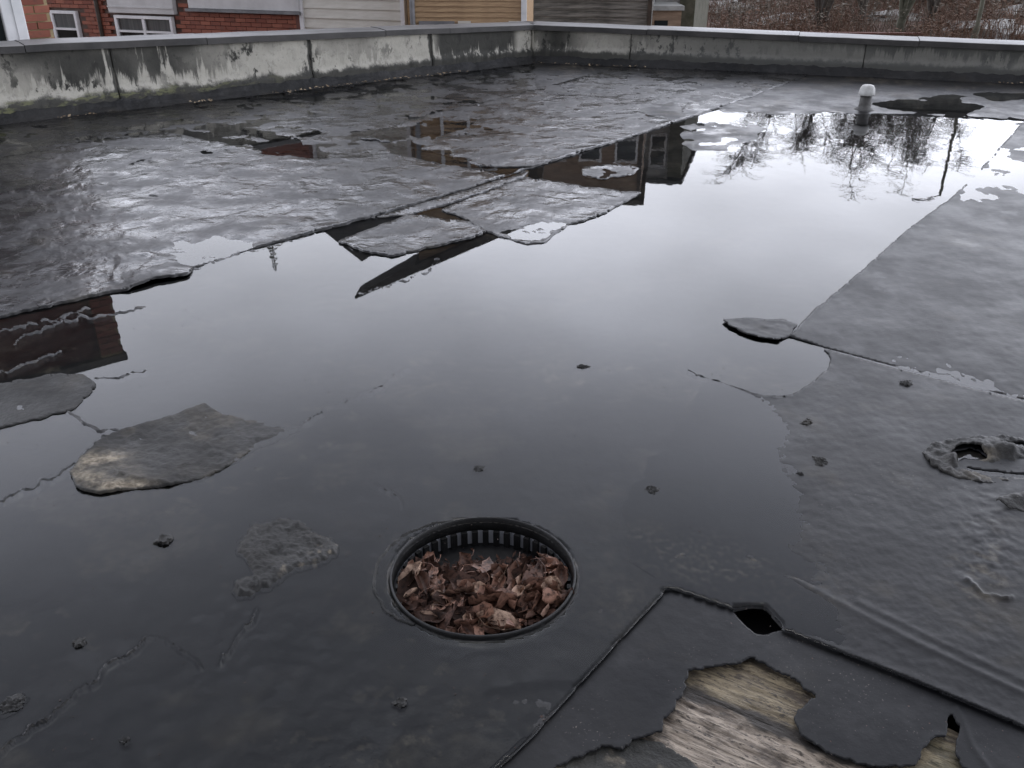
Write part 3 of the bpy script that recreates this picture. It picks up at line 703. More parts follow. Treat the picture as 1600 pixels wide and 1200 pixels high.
# ------------------------------------------------------------------ parapet walls
def on_wall(px, py, org, d):
    """u along and z up the wall plane through org with direction d"""
    r = ray(px, py); n = Vector((-d.y, d.x, 0)); t = n.dot(org-Vector((0,0,CAM_H)))/n.dot(r)
    p = Vector((0,0,CAM_H))+r*t
    return (p-org).dot(d), p.z
def parapet(label, org, d, length, joints, ztop, side, copes):
    rz = math.atan2(d.y, d.x)
    w = thing('parapet_wall', label, 'parapet wall', org, rz)
    # local: x along, y towards the outside (side*+1), z up
    us = [0.0]+joints+[length]
    s = side
    for a, b in zip(us[:-1], us[1:]):
        nx, nz = max(4, int((b-a)/.03)), 18
        g = .006
        X, Z = np.meshgrid(np.linspace(a+g, b-g, nx), np.linspace(0, 1, nz))
        T = ztop(X)-.055
        ZZ = .02+(T-.02)*Z
        Y = s*(.0+.005*fbm(X+org.x*3, ZZ, 2.5, 4, 130)+.003*fbm(X, ZZ, 14, 3, 131))
        Y = Y - s*.028*sstep(.19, .14, ZZ+.02*fbm(X, ZZ*0, 4, 3, 133))       # projecting foot course
        Y = Y + s*.010*(tri(X-a, .015)+tri(X-b, .015))
        v = np.stack([X.ravel(), Y.ravel(), ZZ.ravel()], 1)
        ii = np.arange(nx*nz).reshape(nz, nx)
        q = np.stack([ii[:-1,:-1].ravel(), ii[:-1,1:].ravel(), ii[1:,1:].ravel(), ii[1:,:-1].ravel()], 1)
        if s < 0: q = q[:, ::-1]
        pm = mesh_np('panel', v, q, M['render'])
        sn = (1 if s < 0 else .3)*np.maximum(tri(X-a, .028+.02*fbm(X*0+a, ZZ, 9, 3, 134)), tri(X-b, .022+.015*fbm(X*0+b, ZZ, 8, 3, 135))).ravel()
        pm.attributes.new('stain', 'FLOAT', 'POINT').data.foreach_set('value', sn.astype(np.float32))
        gr = (sstep(uG[0], uG[1], X)*sstep(uG[3], uG[2], X)+sstep(uG[4], uG[4]+.8, X)) if s < 0 else np.exp(-((X-.3)/.35)**2)
        pm.attributes.new('grime', 'FLOAT', 'POINT').data.foreach_set('value', gr.ravel().astype(np.float32))
        link('panel', pm, w)
    core = MB()
    n = 24
    for i in range(n):
        a = length*i/n; b = length*(i+1)/n
        core.box((a, min(s*.03, s*.24), -.08), (b, max(s*.03, s*.24), min(ztop(a), ztop(b))-.05))
    core.build('core', M['render'], w)
    cu = [-.03]+copes+[length]
    for k, (a, b) in enumerate(zip(cu[:-1], cu[1:])):
        a += .003; b -= .003
        m = MB(); k0 = 0
        nseg = max(2, int((b-a)/.25))
        prof = [(-.045, -.060), (-.045, -.004), (-.038, .0), (.10, .012), (.26, .014), (.28, .006), (.28, -.060)]
        for i in range(nseg+1):
            x = a+(b-a)*i/nseg; wob = .004*float(perlin(np.array([x*1.7+k]), np.array([3.3+org.x]))[0])
            for py_, pz in prof: m.v.append(Vector((x, s*py_, ztop(x)+pz+wob+(.003 if k % 2 else 0))))
        npf = len(prof)
        for i in range(nseg):
            for j in range(npf):
                f = [i*npf+j, i*npf+(j+1) % npf, (i+1)*npf+(j+1) % npf, (i+1)*npf+j]
                m.f.append(f if s < 0 else f[::-1]); m.sm.append(False)
        m.f.append(list(range(npf))); m.f.append([nseg*npf+j for j in range(npf)][::-1]); m.sm += [False, False]
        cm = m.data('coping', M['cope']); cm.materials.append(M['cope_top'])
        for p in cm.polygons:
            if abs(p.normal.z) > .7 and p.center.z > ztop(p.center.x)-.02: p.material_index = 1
        link('coping', cm, w)
    # felt dressed up the foot of the wall
    nx, nz = int(length/.02), 9
    X, T = np.meshgrid(np.linspace(-.02, length, nx), np.linspace(0, 1, nz))
    hgt = .085+.022*fbm(X, X*0+org.y, 1.6, 4, 140)+.01*fbm(X, X*0, 14, 3, 141)
    ZZ = -.012+(hgt+.012)*T; Y = -s*(.125-.09*T**.8+.006*fbm(X, T, 5, 3, 142))
    v = np.stack([X.ravel(), Y.ravel(), ZZ.ravel()], 1); ii = np.arange(nx*nz).reshape(nz, nx)
    q = np.stack([ii[:-1,:-1].ravel(), ii[:-1,1:].ravel(), ii[1:,1:].ravel(), ii[1:,:-1].ravel()], 1)
    if s < 0: q = q[:, ::-1]
    link('fillet', mesh_np('fillet', v, q, M['fillet']), w)
    return w
uG = [on_wall(x, 110, B0, dl)[0] for x in (812, 800, 690, 672, 60)]
_, zt_c = on_wall(832, 38, B0, dl)
_, zt_l = on_wall(0, 71, B0, dl); u_l, _ = on_wall(0, 71, B0, dl)
_, zt_r = on_wall(1600, 70, B0, dr); u_r, _ = on_wall(1600, 70, B0, dr)
u_m, zt_m = on_wall(480, 53, B0, dl)
print('wall tops', zt_c, zt_l, zt_m, zt_r, 'B0', tuple(B0), 'A0', tuple(A0), 'B1', tuple(B1), 'DR', DR, 'DC', tuple(DC))
jl = sorted(on_wall(x, 110, B0, dl)[0] for x in (675, 487, 178))
jr = sorted(on_wall(x, 80, B0, dr)[0] for x in (985, 1352))
cl_ = sorted(on_wall(x, 60, B0, dl)[0] for x in (700, 600, 320))
crr = sorted(on_wall(x, 45, B0, dr)[0] for x in (1012, 1250, 1440))
ul_ = [u for u in jl]+[jl[-1]+1.4, jl[-1]+2.8]
parapet('long stained parapet on the left with cracked pale render panels', B0, dl, 12.0, ul_, lambda u: zt_c+(zt_l-zt_c)*np.clip(u/u_l, 0, 1.15), -1, cl_+[cl_[-1]+1.6, cl_[-1]+3.2])
parapet('parapet across the far end of the roof, darker grey render', B0, dr, 11.0, jr, lambda u: zt_c+(zt_r-zt_c)*np.clip(u/u_r, 0, 1.3), 1, crr)

oL = Vector((dl.y, -dl.x, 0)); oR = Vector((-dr.y, dr.x, 0)); mit = (oL+oR).normalized()
fw = bpy.data.objects['parapet_wall.001']; inv = Matrix.Translation(fw.location) @ Matrix.Rotation(fw.rotation_euler.z, 4, 'Z'); inv.invert()
for nm, wd, za, zb, mt in (('core', .24, -.08, zt_c-.058, 'render'), ('coping', .275, zt_c-.057, zt_c+.0105, 'cope')):
    mb = MB(); dk = [(B0.x-mit.x*.03, B0.y-mit.y*.03)]+[(B0.x+q.x*k, B0.y+q.y*k) for q, k in ((oL, wd), (mit, wd/ max(.3, mit.dot(oL))), (oR, wd))]
    kk = [inv @ Vector((x, y, z)) for z in (za, zb) for x, y in dk]
    mb.v = kk; mb.f = [[0,1,2,3],[4,5,6,7],[0,1,5,4],[1,2,6,5],[2,3,7,6],[3,0,4,7]]; mb.sm = [False]*6
    mb.build(nm, M[mt], fw)
# wind-blown bits along the foot of the walls
lit = MB()
for k in range(620):
    left = random.random() < .6
    u = random.uniform(.05, 7.5) if left else random.uniform(.05, 6)
    if float(perlin(np.array([u*1.1+(0 if left else 40)]), np.array([.5]))[0]) < -.12: continue
    d, s = (dl, -1) if left else (dr, 1)
    n = Vector((-d.y, d.x, 0))
    p = B0+d*u-n*s*(random.gauss(.155, .03)); sz = random.uniform(.006, .022)
    a = random.uniform(0, 6.28); e1 = Vector((math.cos(a), math.sin(a), random.uniform(-.3, .5)))*sz; e2 = Vector((-math.sin(a), math.cos(a), random.uniform(-.3, .5)))*sz*.6
    p.z = .014+random.uniform(0, .012)
    lit.quadface(p-e1, p-e2, p+e1, p+e2)
lo = lit.build('leaf_litter', M['litter'], kind='stuff'); lo['label'] = 'line of small dead leaves blown along the foot of the parapet'

# ------------------------------------------------------------------ roof drain and its leaves
drain = thing('roof_drain', 'round black roof drain with slotted strainer, choked with brown leaves', 'drain', DC)
RT = .010
m = MB(); m.lathe([(DR*.99, -.03), (DR*1.0, RT-.003), (DR*.996, RT), (DR*.982, RT+.001), (DR*.974, RT-.002), (DR*.962, -.028), (DR*.975, -.032)], 96, close=True); m.build('rim', M['black_plastic'], drain)
m = MB()
NB = 46; bz0, bz1 = -.088, -.027
for i in range(NB):
    a = 2*math.pi*(i+.5)/NB
    Mx = Matrix.Rotation(a, 4, 'Z') @ Matrix.Translation((DR*.925, 0, 0))
    me = MB().box((-.005, -.0085, bz0), (.005, .0085, bz1), Mx)
    me.build('bar', M['black_plastic'], drain)
m = MB(); m.lathe([(DR*.915, bz0-.004), (DR*.94, bz0-.004), (DR*.94, bz0+.002), (DR*.915, bz0+.002)], 96, close=True); m.build('hoop', M['grey_plastic'], drain)
m = MB(); m.lathe([(DR*.965, -.031), (DR*.965, bz0), (DR*.93, bz0-.006), (DR*.6, bz0-.012), (DR*.12, bz0-.014), (.001, bz0-.014)], 96); m.build('bowl', M['grey_plastic'], drain)
# felt collar dressed round it, open on the left
coll = MB(); n = 60
for i in range(n+1):
    a = R(112)+R(118)*i/n; k = math.sin(math.pi*i/n)**.6
    ro_ = DR*(1.03+.15*k)+.006*float(perlin(np.array([i*.23]), np.array([2.2]))[0])
    for r_, z_ in ((DR*1.0, -.004), (ro_-.010, -.003), (ro_-.002, .004+.004*float(perlin(np.array([i*.61]), np.array([7.2]))[0])), (ro_+.001, .003), (ro_+.004, -.012)):
        coll.v.append(Vector((r_*math.cos(a), r_*math.sin(a), z_)))
for i in range(n):
    for j in range(4): coll.f.append([i*5+j, i*5+j+1, (i+1)*5+j+1, (i+1)*5+j]); coll.sm.append(True)
coll.build('collar', M['felt_rough'], drain)

pile = thing('leaf_pile', 'heap of wet brown rotting leaves inside the drain strainer', 'leaves', DC+Vector((0, 0, bz0)))
def pile_z(x, y):   # above bowl floor
    f = (y+DR)/(2*DR)
    h = .066-.050*sstep(.52, .92, np.array(f))+.012*fbm(np.array(x), np.array(y), 11, 3, 150)+.014*max(0, abs(x)/DR-.5)
    return float(h)
nn = 40; vs_ = []; 
gx = np.linspace(-1, 1, nn)
X, Y = np.meshgrid(gx, gx); rr = np.maximum(np.abs(X), np.abs(Y)); ll = np.hypot(X, Y)+1e-9
X, Y = X*rr/ll*DR*.88, Y*rr/ll*DR*.88
fY = (Y+DR)/(2*DR)
Z = .054-.052*sstep(.52, .90, fY)+.008*fbm(X, Y, 14, 4, 151)-.010
ii = np.arange(nn*nn).reshape(nn, nn)
q = np.stack([ii[:-1,:-1].ravel(), ii[:-1,1:].ravel(), ii[1:,1:].ravel(), ii[1:,:-1].ravel()], 1)
mu = link('mulch', mesh_np('mulch', np.stack([X.ravel(), Y.ravel(), Z.ravel()], 1), q, M['soil']), pile, kind='stuff')
def leaf_mesh(seed, mat, lobes, curl):
    rs = random.Random(seed); me = MB(); nu, nv = 8, 5; L = 1.0
    for i in range(nu):
        t = i/(nu-1); wd = (math.sin(math.pi*min(1, t*1.02+.0))**.7)*.36*(1+lobes*math.cos(t*math.pi*6))+.015
        for j in range(nv):
            c = (j/(nv-1)-.5)*2
            x = (t-.5)*L; y = c*wd+.05*math.sin(seed+t*4)
            z = curl*(c*c)*.30*(.6+.6*math.sin(t*3+seed))+curl*.35*(t-.5)**2*math.sin(seed*2.1)+rs.uniform(-.035, .035)+.04*math.sin(c*6+t*9+seed)
            me.v.append(Vector((x, y, z)))
    for i in range(nu-1):
        for j in range(nv-1):
            k = i*nv+j; me.f.append([k, k+1, k+nv+1, k+nv]); me.sm.append(True)
    return me.data('leaf', mat)
LM = [leaf_mesh(s, M[mt], lb, cu) for s, (mt, lb, cu) in enumerate([('leaf', .2, 1), ('leaf', .32, 1.6), ('leaf', .1, -1.3), ('leaf', .3, .8), ('leaf_dark', .25, 1.3), ('leaf_dark', .15, -1.), ('leaf_pale', .2, 1.5), ('leaf', .25, -1.7)])]
cnt = 0
while cnt < 285:
    a = random.uniform(0, 6.283); r = DR*.86*math.sqrt(random.random()); x, y = r*math.cos(a), r*math.sin(a)
    f = (y+DR)/(2*DR)
    if f > .74-.25*max(0, .5-abs(x)/DR)**1 and abs(x) < DR*.7: continue
    if f > .62 and random.random() < .55: continue
    wts = [3,3,3,3,3,3,.9+2.2*(f < .45)*(abs(x) > .08), 3]
    me = random.choices(LM, wts)[0]
    o = link('leaf', me, pile)
    s = random.uniform(.026, .070)*(1.7 if random.random() < .14 else 1)
    o.scale = (s*random.uniform(1, 1.4), s*random.uniform(.6, 1.0), s*random.uniform(.5, 1.0))
    o.location = (x, y, pile_z(x, y)+random.uniform(-.012, .012))
    o.rotation_euler = (random.gauss(0, .33), random.gauss(0, .33), random.uniform(0, 6.28)); cnt += 1
cr_ = MB()       # crumbs and torn scraps between the leaves
for k in range(1500):
    a = random.uniform(0, 6.283); r = DR*.88*math.sqrt(random.random()); x, y = r*math.cos(a), r*math.sin(a); f = (y+DR)/(2*DR)
    if f > .72 and random.random() < .8: continue
    sz = random.uniform(.004, .013); a = random.uniform(0, 6.28); p = Vector((x, y, pile_z(x, y)+random.uniform(-.012, .002)))
    e1 = Vector((math.cos(a), math.sin(a), random.uniform(-.6, .6)))*sz; e2 = Vector((-math.sin(a), math.cos(a), random.uniform(-.6, .6)))*sz*random.uniform(.3, .8)
    cr_.quadface(p-e1, p-e2, p+e1*.8, p+e2)
cr_.build('leaf_crumbs', M['leaf_dark'], pile, kind='stuff')
for k in range(26):   # stalks and twigs
    a = random.uniform(0, 6.283); r = DR*.75*math.sqrt(random.random()); x, y = r*math.cos(a), r*math.sin(a)
    if y > DR*.5: continue
    b = random.uniform(0, 6.28); L = random.uniform(.03, .09); z = pile_z(x, y)+.012
    pts = [(x+math.cos(b)*L*t+.008*math.sin(t*5+k), y+math.sin(b)*L*t, z+.012*math.sin(t*3+k)) for t in (0, .25, .5, .75, 1)]
    MB().tube(pts, .0011, 5).build('stalk', M['leaf'], pile)

# ------------------------------------------------------------------ small lumps standing in the water
def lump(px, py, size, h, label, seed, mat='felt_rough', ringed=False):
    bm = bmesh.new(); bmesh.ops.create_icosphere(bm, subdivisions=4 if not ringed else 4, radius=1)
    for v in bm.verts:
        c = v.co.copy(); n1 = mnoise.noise(c*1.7+Vector((seed*3.1, 0, 0)))+.5*mnoise.noise(c*4+Vector((seed, 5, 0)))
        k = 1+.65*n1; r2 = math.hypot(c.x, c.y)
        zz = c.z*(.55+.9*mnoise.noise(c*5+Vector((seed, 0, 9)))+.4*mnoise.noise(c*11+Vector((seed, 0, 9))))
        if ringed and c.z > 0: zz = c.z*.5+.7*math.exp(-((r2-.75)/.2)**2)*(1 if c.x < .4 else .4)
        v.co = Vector((c.x*k*size, c.y*k*size*.8, zz*h))
    me = bpy.data.meshes.new('silt_lump'); bm.to_mesh(me); bm.free()
    for p in me.polygons: p.use_smooth = True
    me.materials.append(M[mat])
    o = link('silt_lump', me); p = GP(px, py); o.location = (p.x, p.y, -.001); o.rotation_euler[2] = seed
    tag(o, label, 'debris', 'lumps of silt standing in the water')
for args in [
    (257, 845, .024, .011, 'oval black lump in shallow water left of the silt island', 1, 'felt_rough', True),
    (123, 1005, .017, .009, 'small ring shaped lump near the left edge of the foreground', 2, 'felt_rough', True),
    (625, 1098, .015, .007, 'faint lump in the water in front of the drain', 3, 'felt_rough', True),
    (748, 732, .022, .006, 'flat lump in the water just behind the drain', 4),
    (1018, 765, .022, .008, 'pointed lump in the water behind and right of the drain', 5),
    (910, 573, .022, .009, 'lone small lump out in the middle of the puddle', 6),
    (1262, 660, .022, .010, 'small jagged lump below the curled felt edge', 7),
    (1281, 721, .028, .012, 'largest jagged lump on the wet felt at right', 8),
    (1251, 741, .009, .009, 'tiny black bit beside the largest jagged lump', 9, 'felt'),
    (1415, 600, .026, .014, 'dark crumbled bit of felt on the right hand sheet', 10),
    (1095, 195, .045, .020, 'dark lump on the far bank of the puddle', 11, 'felt'),
    (195, 1157, .012, .006, 'small crumb by the bottom left seam', 12),
    (20, 1100, .03, .008, 'flat scab of felt at the left edge of the foreground', 13)]:
    lump(*args)

# fine bits drifting on the water and lodged along the laps
fb = MB()
for k in range(1500):
    px, py = random.uniform(-60, 1660), random.uniform(430, 1200)
    c = float(perlin(np.array([px*.006]), np.array([py*.011]))[0])
    if c < random.uniform(-.1, .5): continue
    p = GP(px, py); a = random.uniform(0, 6.28); sz = random.uniform(.0008, .0028)*(1.8 if random.random() < .06 else 1)
    e1 = Vector((math.cos(a), math.sin(a), .1))*sz; e2 = Vector((-math.sin(a), math.cos(a), .25))*sz*random.uniform(.3, .9)
    p.z = .0018
    fb.quadface(p-e1, p-e2, p+e1, p+e2)
fo = fb.build('floating_specks', M['soil'], kind='stuff'); fo['label'] = 'scattered dark and brown specks drifting on the rain water'

# ------------------------------------------------------------------ vent pipe
vb = GP(1350, 172); sc_ = (vb.y*cp+CAM_H*sp)/F
vent = thing('vent_pipe', 'short grey vent pipe with pale domed cap at the far shore of the puddle', 'vent pipe', vb)
hp = 38.5*sc_
rp = 8.8*sc_; rc = 12*sc_
MB().lathe([(rp*1.9, -.01), (rp*1.7, .008), (rp*1.12, .028), (rp*1.02, .05), (rp, hp*.64), (rp*.4, hp*.64)], 28).build('pipe', M['pvc'], vent)
MB().lathe([(rp*.9, hp*.60), (rc*.98, hp*.585), (rc*1.03, hp*.60), (rc*1.03, hp*.68), (rc*.98, hp*.74), (rc*.90, hp*.86), (rc*.72, hp*.955), (rc*.5, hp*.985), (.001, hp*1.0)], 28).build('cap', M['cap'], vent)

# ------------------------------------------------------------------ buildings beyond the parapet
class Facade:
    """a house front between two sight lines; local x runs right along it, y goes in, z up from the ground"""
    def __init__(s, pxL, YL, pxR, YR, py=40):
        a, b = AT(pxL, py, YL), AT(pxR, py, YR)
        s.o = Vector((a.x, a.y, GROUND)); s.d = Vector((b.x-a.x, b.y-a.y, 0)); s.w = s.d.length; s.d.normalize()
        s.rz = math.atan2(s.d.y, s.d.x)
    def uz(s, px, py):
        u, z = on_wall(px, py, Vector((s.o.x, s.o.y, 0)), s.d); return u, z-GROUND
    def rz_at(s, px, py):
        """u and height of a point on the front seen mirrored in the water"""
        r = ray(px, py); n = Vector((-s.d.y, s.d.x, 0)); o = Vector((s.o.x, s.o.y, 0)); t = n.dot(o-Vector((0,0,CAM_H)))/n.dot(r)
        p = Vector((0,0,CAM_H))+r*t; return (p-o).dot(s.d), -p.z-GROUND
def bricks(fac_w, z0, z1, parent, mat, x0=0.0, skip=(), single=False, y=-.006, bl=.215, bh=.065, jt=.010):
    """courses of brick; single = every brick its own object, otherwise one mesh"""
    mb = MB(); tones = []; shared = {}
    rows = int((z1-z0)/(bh+jt))
    for r in range(rows):
        z = z0+r*(bh+jt); x = x0-(0 if r % 2 else (bl+jt)/2)
        while x < fac_w:
            a, b = max(x, x0), min(x+bl, fac_w); x += bl+jt
            if b-a < .03: continue
            if any(a < sx1 and b > sx0 and z < sz1 and z+bh > sz0 for sx0, sx1, sz0, sz1 in skip): continue
            pr = random.uniform(-.003, .003)
            if single:
                key = round(b-a, 3)
                if key not in shared: shared[key] = MB().box((0, -.011, 0), (b-a, .05, bh)).data('brick', mat)
                o = link('brick', shared[key], parent, loc=(a, y+pr, z))
            else:
                mb.box((a, y-.011+pr, z), (b, y+.05, z+bh)); tones += [random.random()]*8
    if not single:
        me = mb.data('brickwork', mat); at = me.attributes.new('tone', 'FLOAT', 'POINT'); at.data.foreach_set('value', tones)
        link('brickwork', me, parent, kind='stuff')
def window(parent, x0, x1, z0, z1, cols=2, rows=2, y=-.02, glass='glass'):
    fr = MB(); t = .055
    fr.box((x0, y-.03, z0), (x0+t, y+.06, z1)); fr.box((x1-t, y-.03, z0), (x1, y+.06, z1))
    fr.box((x0+t, y-.03, z0), (x1-t, y+.06, z0+t)); fr.box((x0+t, y-.03, z1-t), (x1-t, y+.06, z1))
    w = fr.build('window', M['white'], parent, bevel=.004)
    xs = [x0+t+(x1-x0-2*t)*i/cols for i in range(cols+1)]; zs = [z0+t+(z1-z0-2*t)*i/rows for i in range(rows+1)]
    for i in range(1, cols): MB().box((xs[i]-.03, y-.02, z0+t), (xs[i]+.03, y+.05, z1-t)).build('mullion', M['white'], w)
    for i in range(1, rows):
        for c in range(cols): MB().box((xs[c]+(.03 if c else 0), y-.015, zs[i]-.02), (xs[c+1]-(.03 if c < cols-1 else 0), y+.045, zs[i]+.02)).build('glazing_bar', M['white'], w)
    for c in range(cols):
        for r in range(rows):
            a, b = xs[c], xs[c+1]; e, f = zs[r], zs[r+1]
            MB().quadface((a+.004, y+.012, e+.004), (b-.004, y+.012, e+.004), (b-.004, y+.012, f-.004), (a+.004, y+.012, f-.004)).build('pane', M[glass], w)
            
    return w
# 1. near brick corner at the far left, with its white frame
f1 = Facade(-330, 8.6, 82, 10.0)
h1 = thing('brick_house', 'nearest red brick house corner with yellow mortar and a tall white frame at far left', 'house', f1.o, f1.rz)
u_edge, z_top = f1.rz_at(190, 552)
bw = f1.w; ub, _ = f1.uz(40, 40); uw, _ = f1.uz(5, 40)
MB().box((0, .06, 0), (bw-.004, 5.5, z_top)).build('wall', M['brick_dark'], h1)
MB().box((ub, .002, 0), (bw-.006, .058, z_top)).build('pointing', M['mortar'], h1)
zl = f1.uz(60, 64)[1]
# bricks one by one where they show (and on up to the eaves, mirrored in the puddle)
bricks(bw, zl-.2, z_top-.02, h1, M['brick'], x0=ub, single=True, bh=.066, jt=.012)
dfr = MB(); dfr.box((uw, -.06, .2), (ub, .06, z_top-1.2)); fr1 = dfr.build('door_frame', M['white'], h1, bevel=.01)
MB().box((ub-.10, -.075, .2), (ub-.02, -.062, z_top-1.2)).build('moulding', M['white'], h1)
MB().box((-.0, -.004, .2), (uw, .05, z_top-1.2)).build('glass', M['glass'], h1)
MB().box((-.2, -.03, z_top), (bw+.03, 5.6, z_top+.09)).build('roof', M['slate'], h1)

# 2. red brick house with white panels
f2 = Facade(60, 19.6, 471, 17.6)
h2 = thing('brick_house', 'red brick house with white framed windows and white wall panels behind the left parapet', 'house', f2.o, f2.rz)
E2 = f2.rz_at(330, 300)[1]
E2 = 6.35
def uzr(f, x0, y0, x1, y1):
    a, za = f.uz(x0, y0); b, zb = f.uz(x1, y1); return a, b, min(za, zb), max(za, zb)
w2a = uzr(f2, 78, 16, 130, 74); w2b = uzr(f2, 180, 23, 278, 76)
pA = (f2.uz(170, 0)[0], f2.uz(272, 0)[0], f2.uz(225, 21)[1], f2.uz(225, 21)[1]+1.3)
pB = (f2.uz(296, 0)[0], f2.uz(469, 0)[0], f2.uz(380, 15)[1], f2.uz(380, 15)[1]+1.5)
MB().box((0, .07, 0), (f2.w, 6, E2)).build('wall', M['mortar_grey'], h2)
MB().box((0, .0, 0), (f2.w, .068, w2b[2]-.8)).build('plinth', M['mortar_grey'], h2)
zb0 = w2b[2]-.75
bricks(f2.w, zb0, E2, h2, M['brick'], skip=[(w2a[0], w2a[1], w2a[2], w2a[3]), (w2b[0], w2b[1], w2b[2], w2b[3]), pA, pB], y=.02)
window(h2, *w2a, cols=1, rows=2, y=.0, glass='clear_glass')
window(h2, *w2b, cols=2, rows=2, y=-.03, glass='clear_glass')
MB().box((pA[0], -.07, pA[2]), (pA[1], .05, pA[3])).build('panel', M['offwhite'], h2, bevel=.01)
MB().box((pA[0], -.085, pA[2]+.10), (pA[1], -.071, pA[2]+.125)).build('trim', M['offwhite'], h2)
MB().box((pB[0], -.07, pB[2]), (pB[1], .05, pB[3])).build('panel', M['offwhite'], h2, bevel=.01)
MB().box((pB[0]-.05, -.12, pB[2]-.05), (pB[1]+.02, -.0, pB[2]-.003)).build('ledge', M['lead'], h2)
dp = f2.uz(156, 30)[0]
MB().tube([(dp, -.02, 0), (dp, -.02, E2)], .04, 10).build('downpipe', M['darkwood'], h2)
MB().box((f2.w-.09, -.03, 0), (f2.w, .05, E2)).build('corner_pier', M['brick_dark'], h2)
MB().box((-.25, -.35, E2), (f2.w+.2, .1, E2+.14)).build('gutter', M['darkwood'], h2)
MB().prism([(-.35, E2+.14), (-.35, E2+.2), (f2.w+.2, E2+.2), (f2.w+.2, E2+.14)], -.36, 6).build('soffit', M['darkwood'], h2)
rf = MB(); k = 0
rf.v += [Vector(p) for p in ((-.3,-.38,E2+.2),(f2.w+.2,-.38,E2+.2),(f2.w+.2,3,E2+1.6),(-.3,3,E2+1.6),(-.3,6.2,E2+.2),(f2.w+.2,6.2,E2+.2))]
rf.f += [[0,1,2,3],[3,2,5,4],[0,3,4],[1,5,2]]; rf.sm += [False]*4
rf.build('roof', M['slate'], h2)
# net curtains inside the windows
for wx in (w2a, w2b):
    MB().box((wx[0]+.06, .03, wx[2]+.5*(wx[3]-wx[2])), (wx[1]-.06, .034, wx[3]-.06)).build('curtain', M['curtain'], h2)
    MB().box((wx[0]+.03, .040, wx[2]+.03), (wx[1]-.03, .064, wx[3]-.03)).build('room_shade', M['black_plastic'], h2)  # black sheet standing in for the unlit room behind the glass

def boarded(name, label, f, mat, bh, z0, z1, corner, depth, lean=.012, wood_under=None):
    h = thing(name, label, 'house', f.o, f.rz)
    MB().box((0, .05, 0), (f.w, depth, z1)).build('wall', mat, h)
    n = int((z1-z0)/bh); sh = None
    for i in range(n):
        z = z0+i*bh
        if i % 6 == 0:
            m = MB(); L = f.w-corner*2
            jz = random.uniform(-.004, .004)
            m.v += [Vector(p) for p in ((0,-lean-.008,-.01),(L,-lean-.008,-.01+jz),(L,-.002,bh-.004),(0,-.002,bh-.004),(0,.05,-.01),(L,.05,-.01+jz),(L,.05,bh-.004),(0,.05,bh-.004))]
            m.f += [[0,1,2,3],[4,7,6,5],[0,4,5,1],[1,5,6,2],[2,6,7,3],[3,7,4,0]]; m.sm += [False]*6
            sh = m.data('board', mat)
        link('board', sh, h, loc=(corner, random.uniform(-.003, .003), z))
    return h
# 3. cream clapboard house
f3 = Facade(472, 17.6, 634, 16.9)
z3 = f3.rz_at(480, 330)[1]; z3 = min(z3, 8.0)
h3 = boarded('clapboard_house', 'cream painted clapboard house with wide boards, left of the tan one', f3, M['cream'], .165, 1.6, 6.6, .06, 5, .022)
z3 = 6.6
MB().box((-.01, -.05, 0), (.07, .05, z3)).build('corner_board', M['white'], h3); MB().box((f3.w-.07, -.05, 0), (f3.w+.01, .05, z3)).build('corner_board', M['white'], h3)
MB().prism([(-.3, z3), (f3.w+.3, z3), (f3.w+.3, z3+.1), (f3.w/2, z3+1.0), (-.3, z3+.1)], -.35, 5.2).build('roof', M['slate'], h3)
# 4. tan clapboard house with a roof that rises and juts out to the left
f4 = Facade(637, 16.3, 820, 16.2)
uA, zA = f4.rz_at(557, 463); uB, zB = f4.rz_at(700, 402)
slope = (zB-zA)/(uB-uA)
zr = lambda u: zA+slope*(u-uA)
z4 = zr(f4.w)-.3
h4 = boarded('clapboard_house', 'tan stained clapboard house with narrow boards and a white corner board', f4, M['tan'], .086, 1.9, z4, .05, 5, .014)
MB().prism([(0.0, z4-.002), (f4.w, z4-.002), (f4.w, zr(f4.w)-.12), (0.0, zr(0)-.12)], .0, 5).build('gable', M['tan'], h4)
MB().prism([(-.05, zr(-.05)-.16), (f4.w+.3, zr(f4.w+.3)-.16), (f4.w+.3, zr(f4.w+.3)), (-.05, zr(-.05))], -.15, 5.2).build('roof', M['darkwood'], h4)
MB().prism([(uA, zA-.05), (-.053, zr(-.053)-.22), (-.053, zr(-.053)), (uA, zA)], -.15, .45).build('canopy', M['darkwood'], h4)
MB().box((f4.w-.06, -.06, 0), (f4.w+.03, .05, z4-.05)).build('corner_board', M['white'], h4)
MB().tube([(.10, -.06, 0), (.10, -.06, z4)], .045, 10).build('downpipe', M['lead'], h4)
ww = uzr(f4, 655, 33, 710, 52)
for px in (655, 716, 795):
    a, b, e, g = uzr(f4, px, 32.5, px+(56 if px == 655 else 20), 50)
    MB().box((a, -.05, e), (b, -.026, g)).build('vent_panel', M['cream'] if px != 655 else M['lead'], h4)
window(h4, .5, 1.5, z4-1.9, z4-.7, y=-.02)
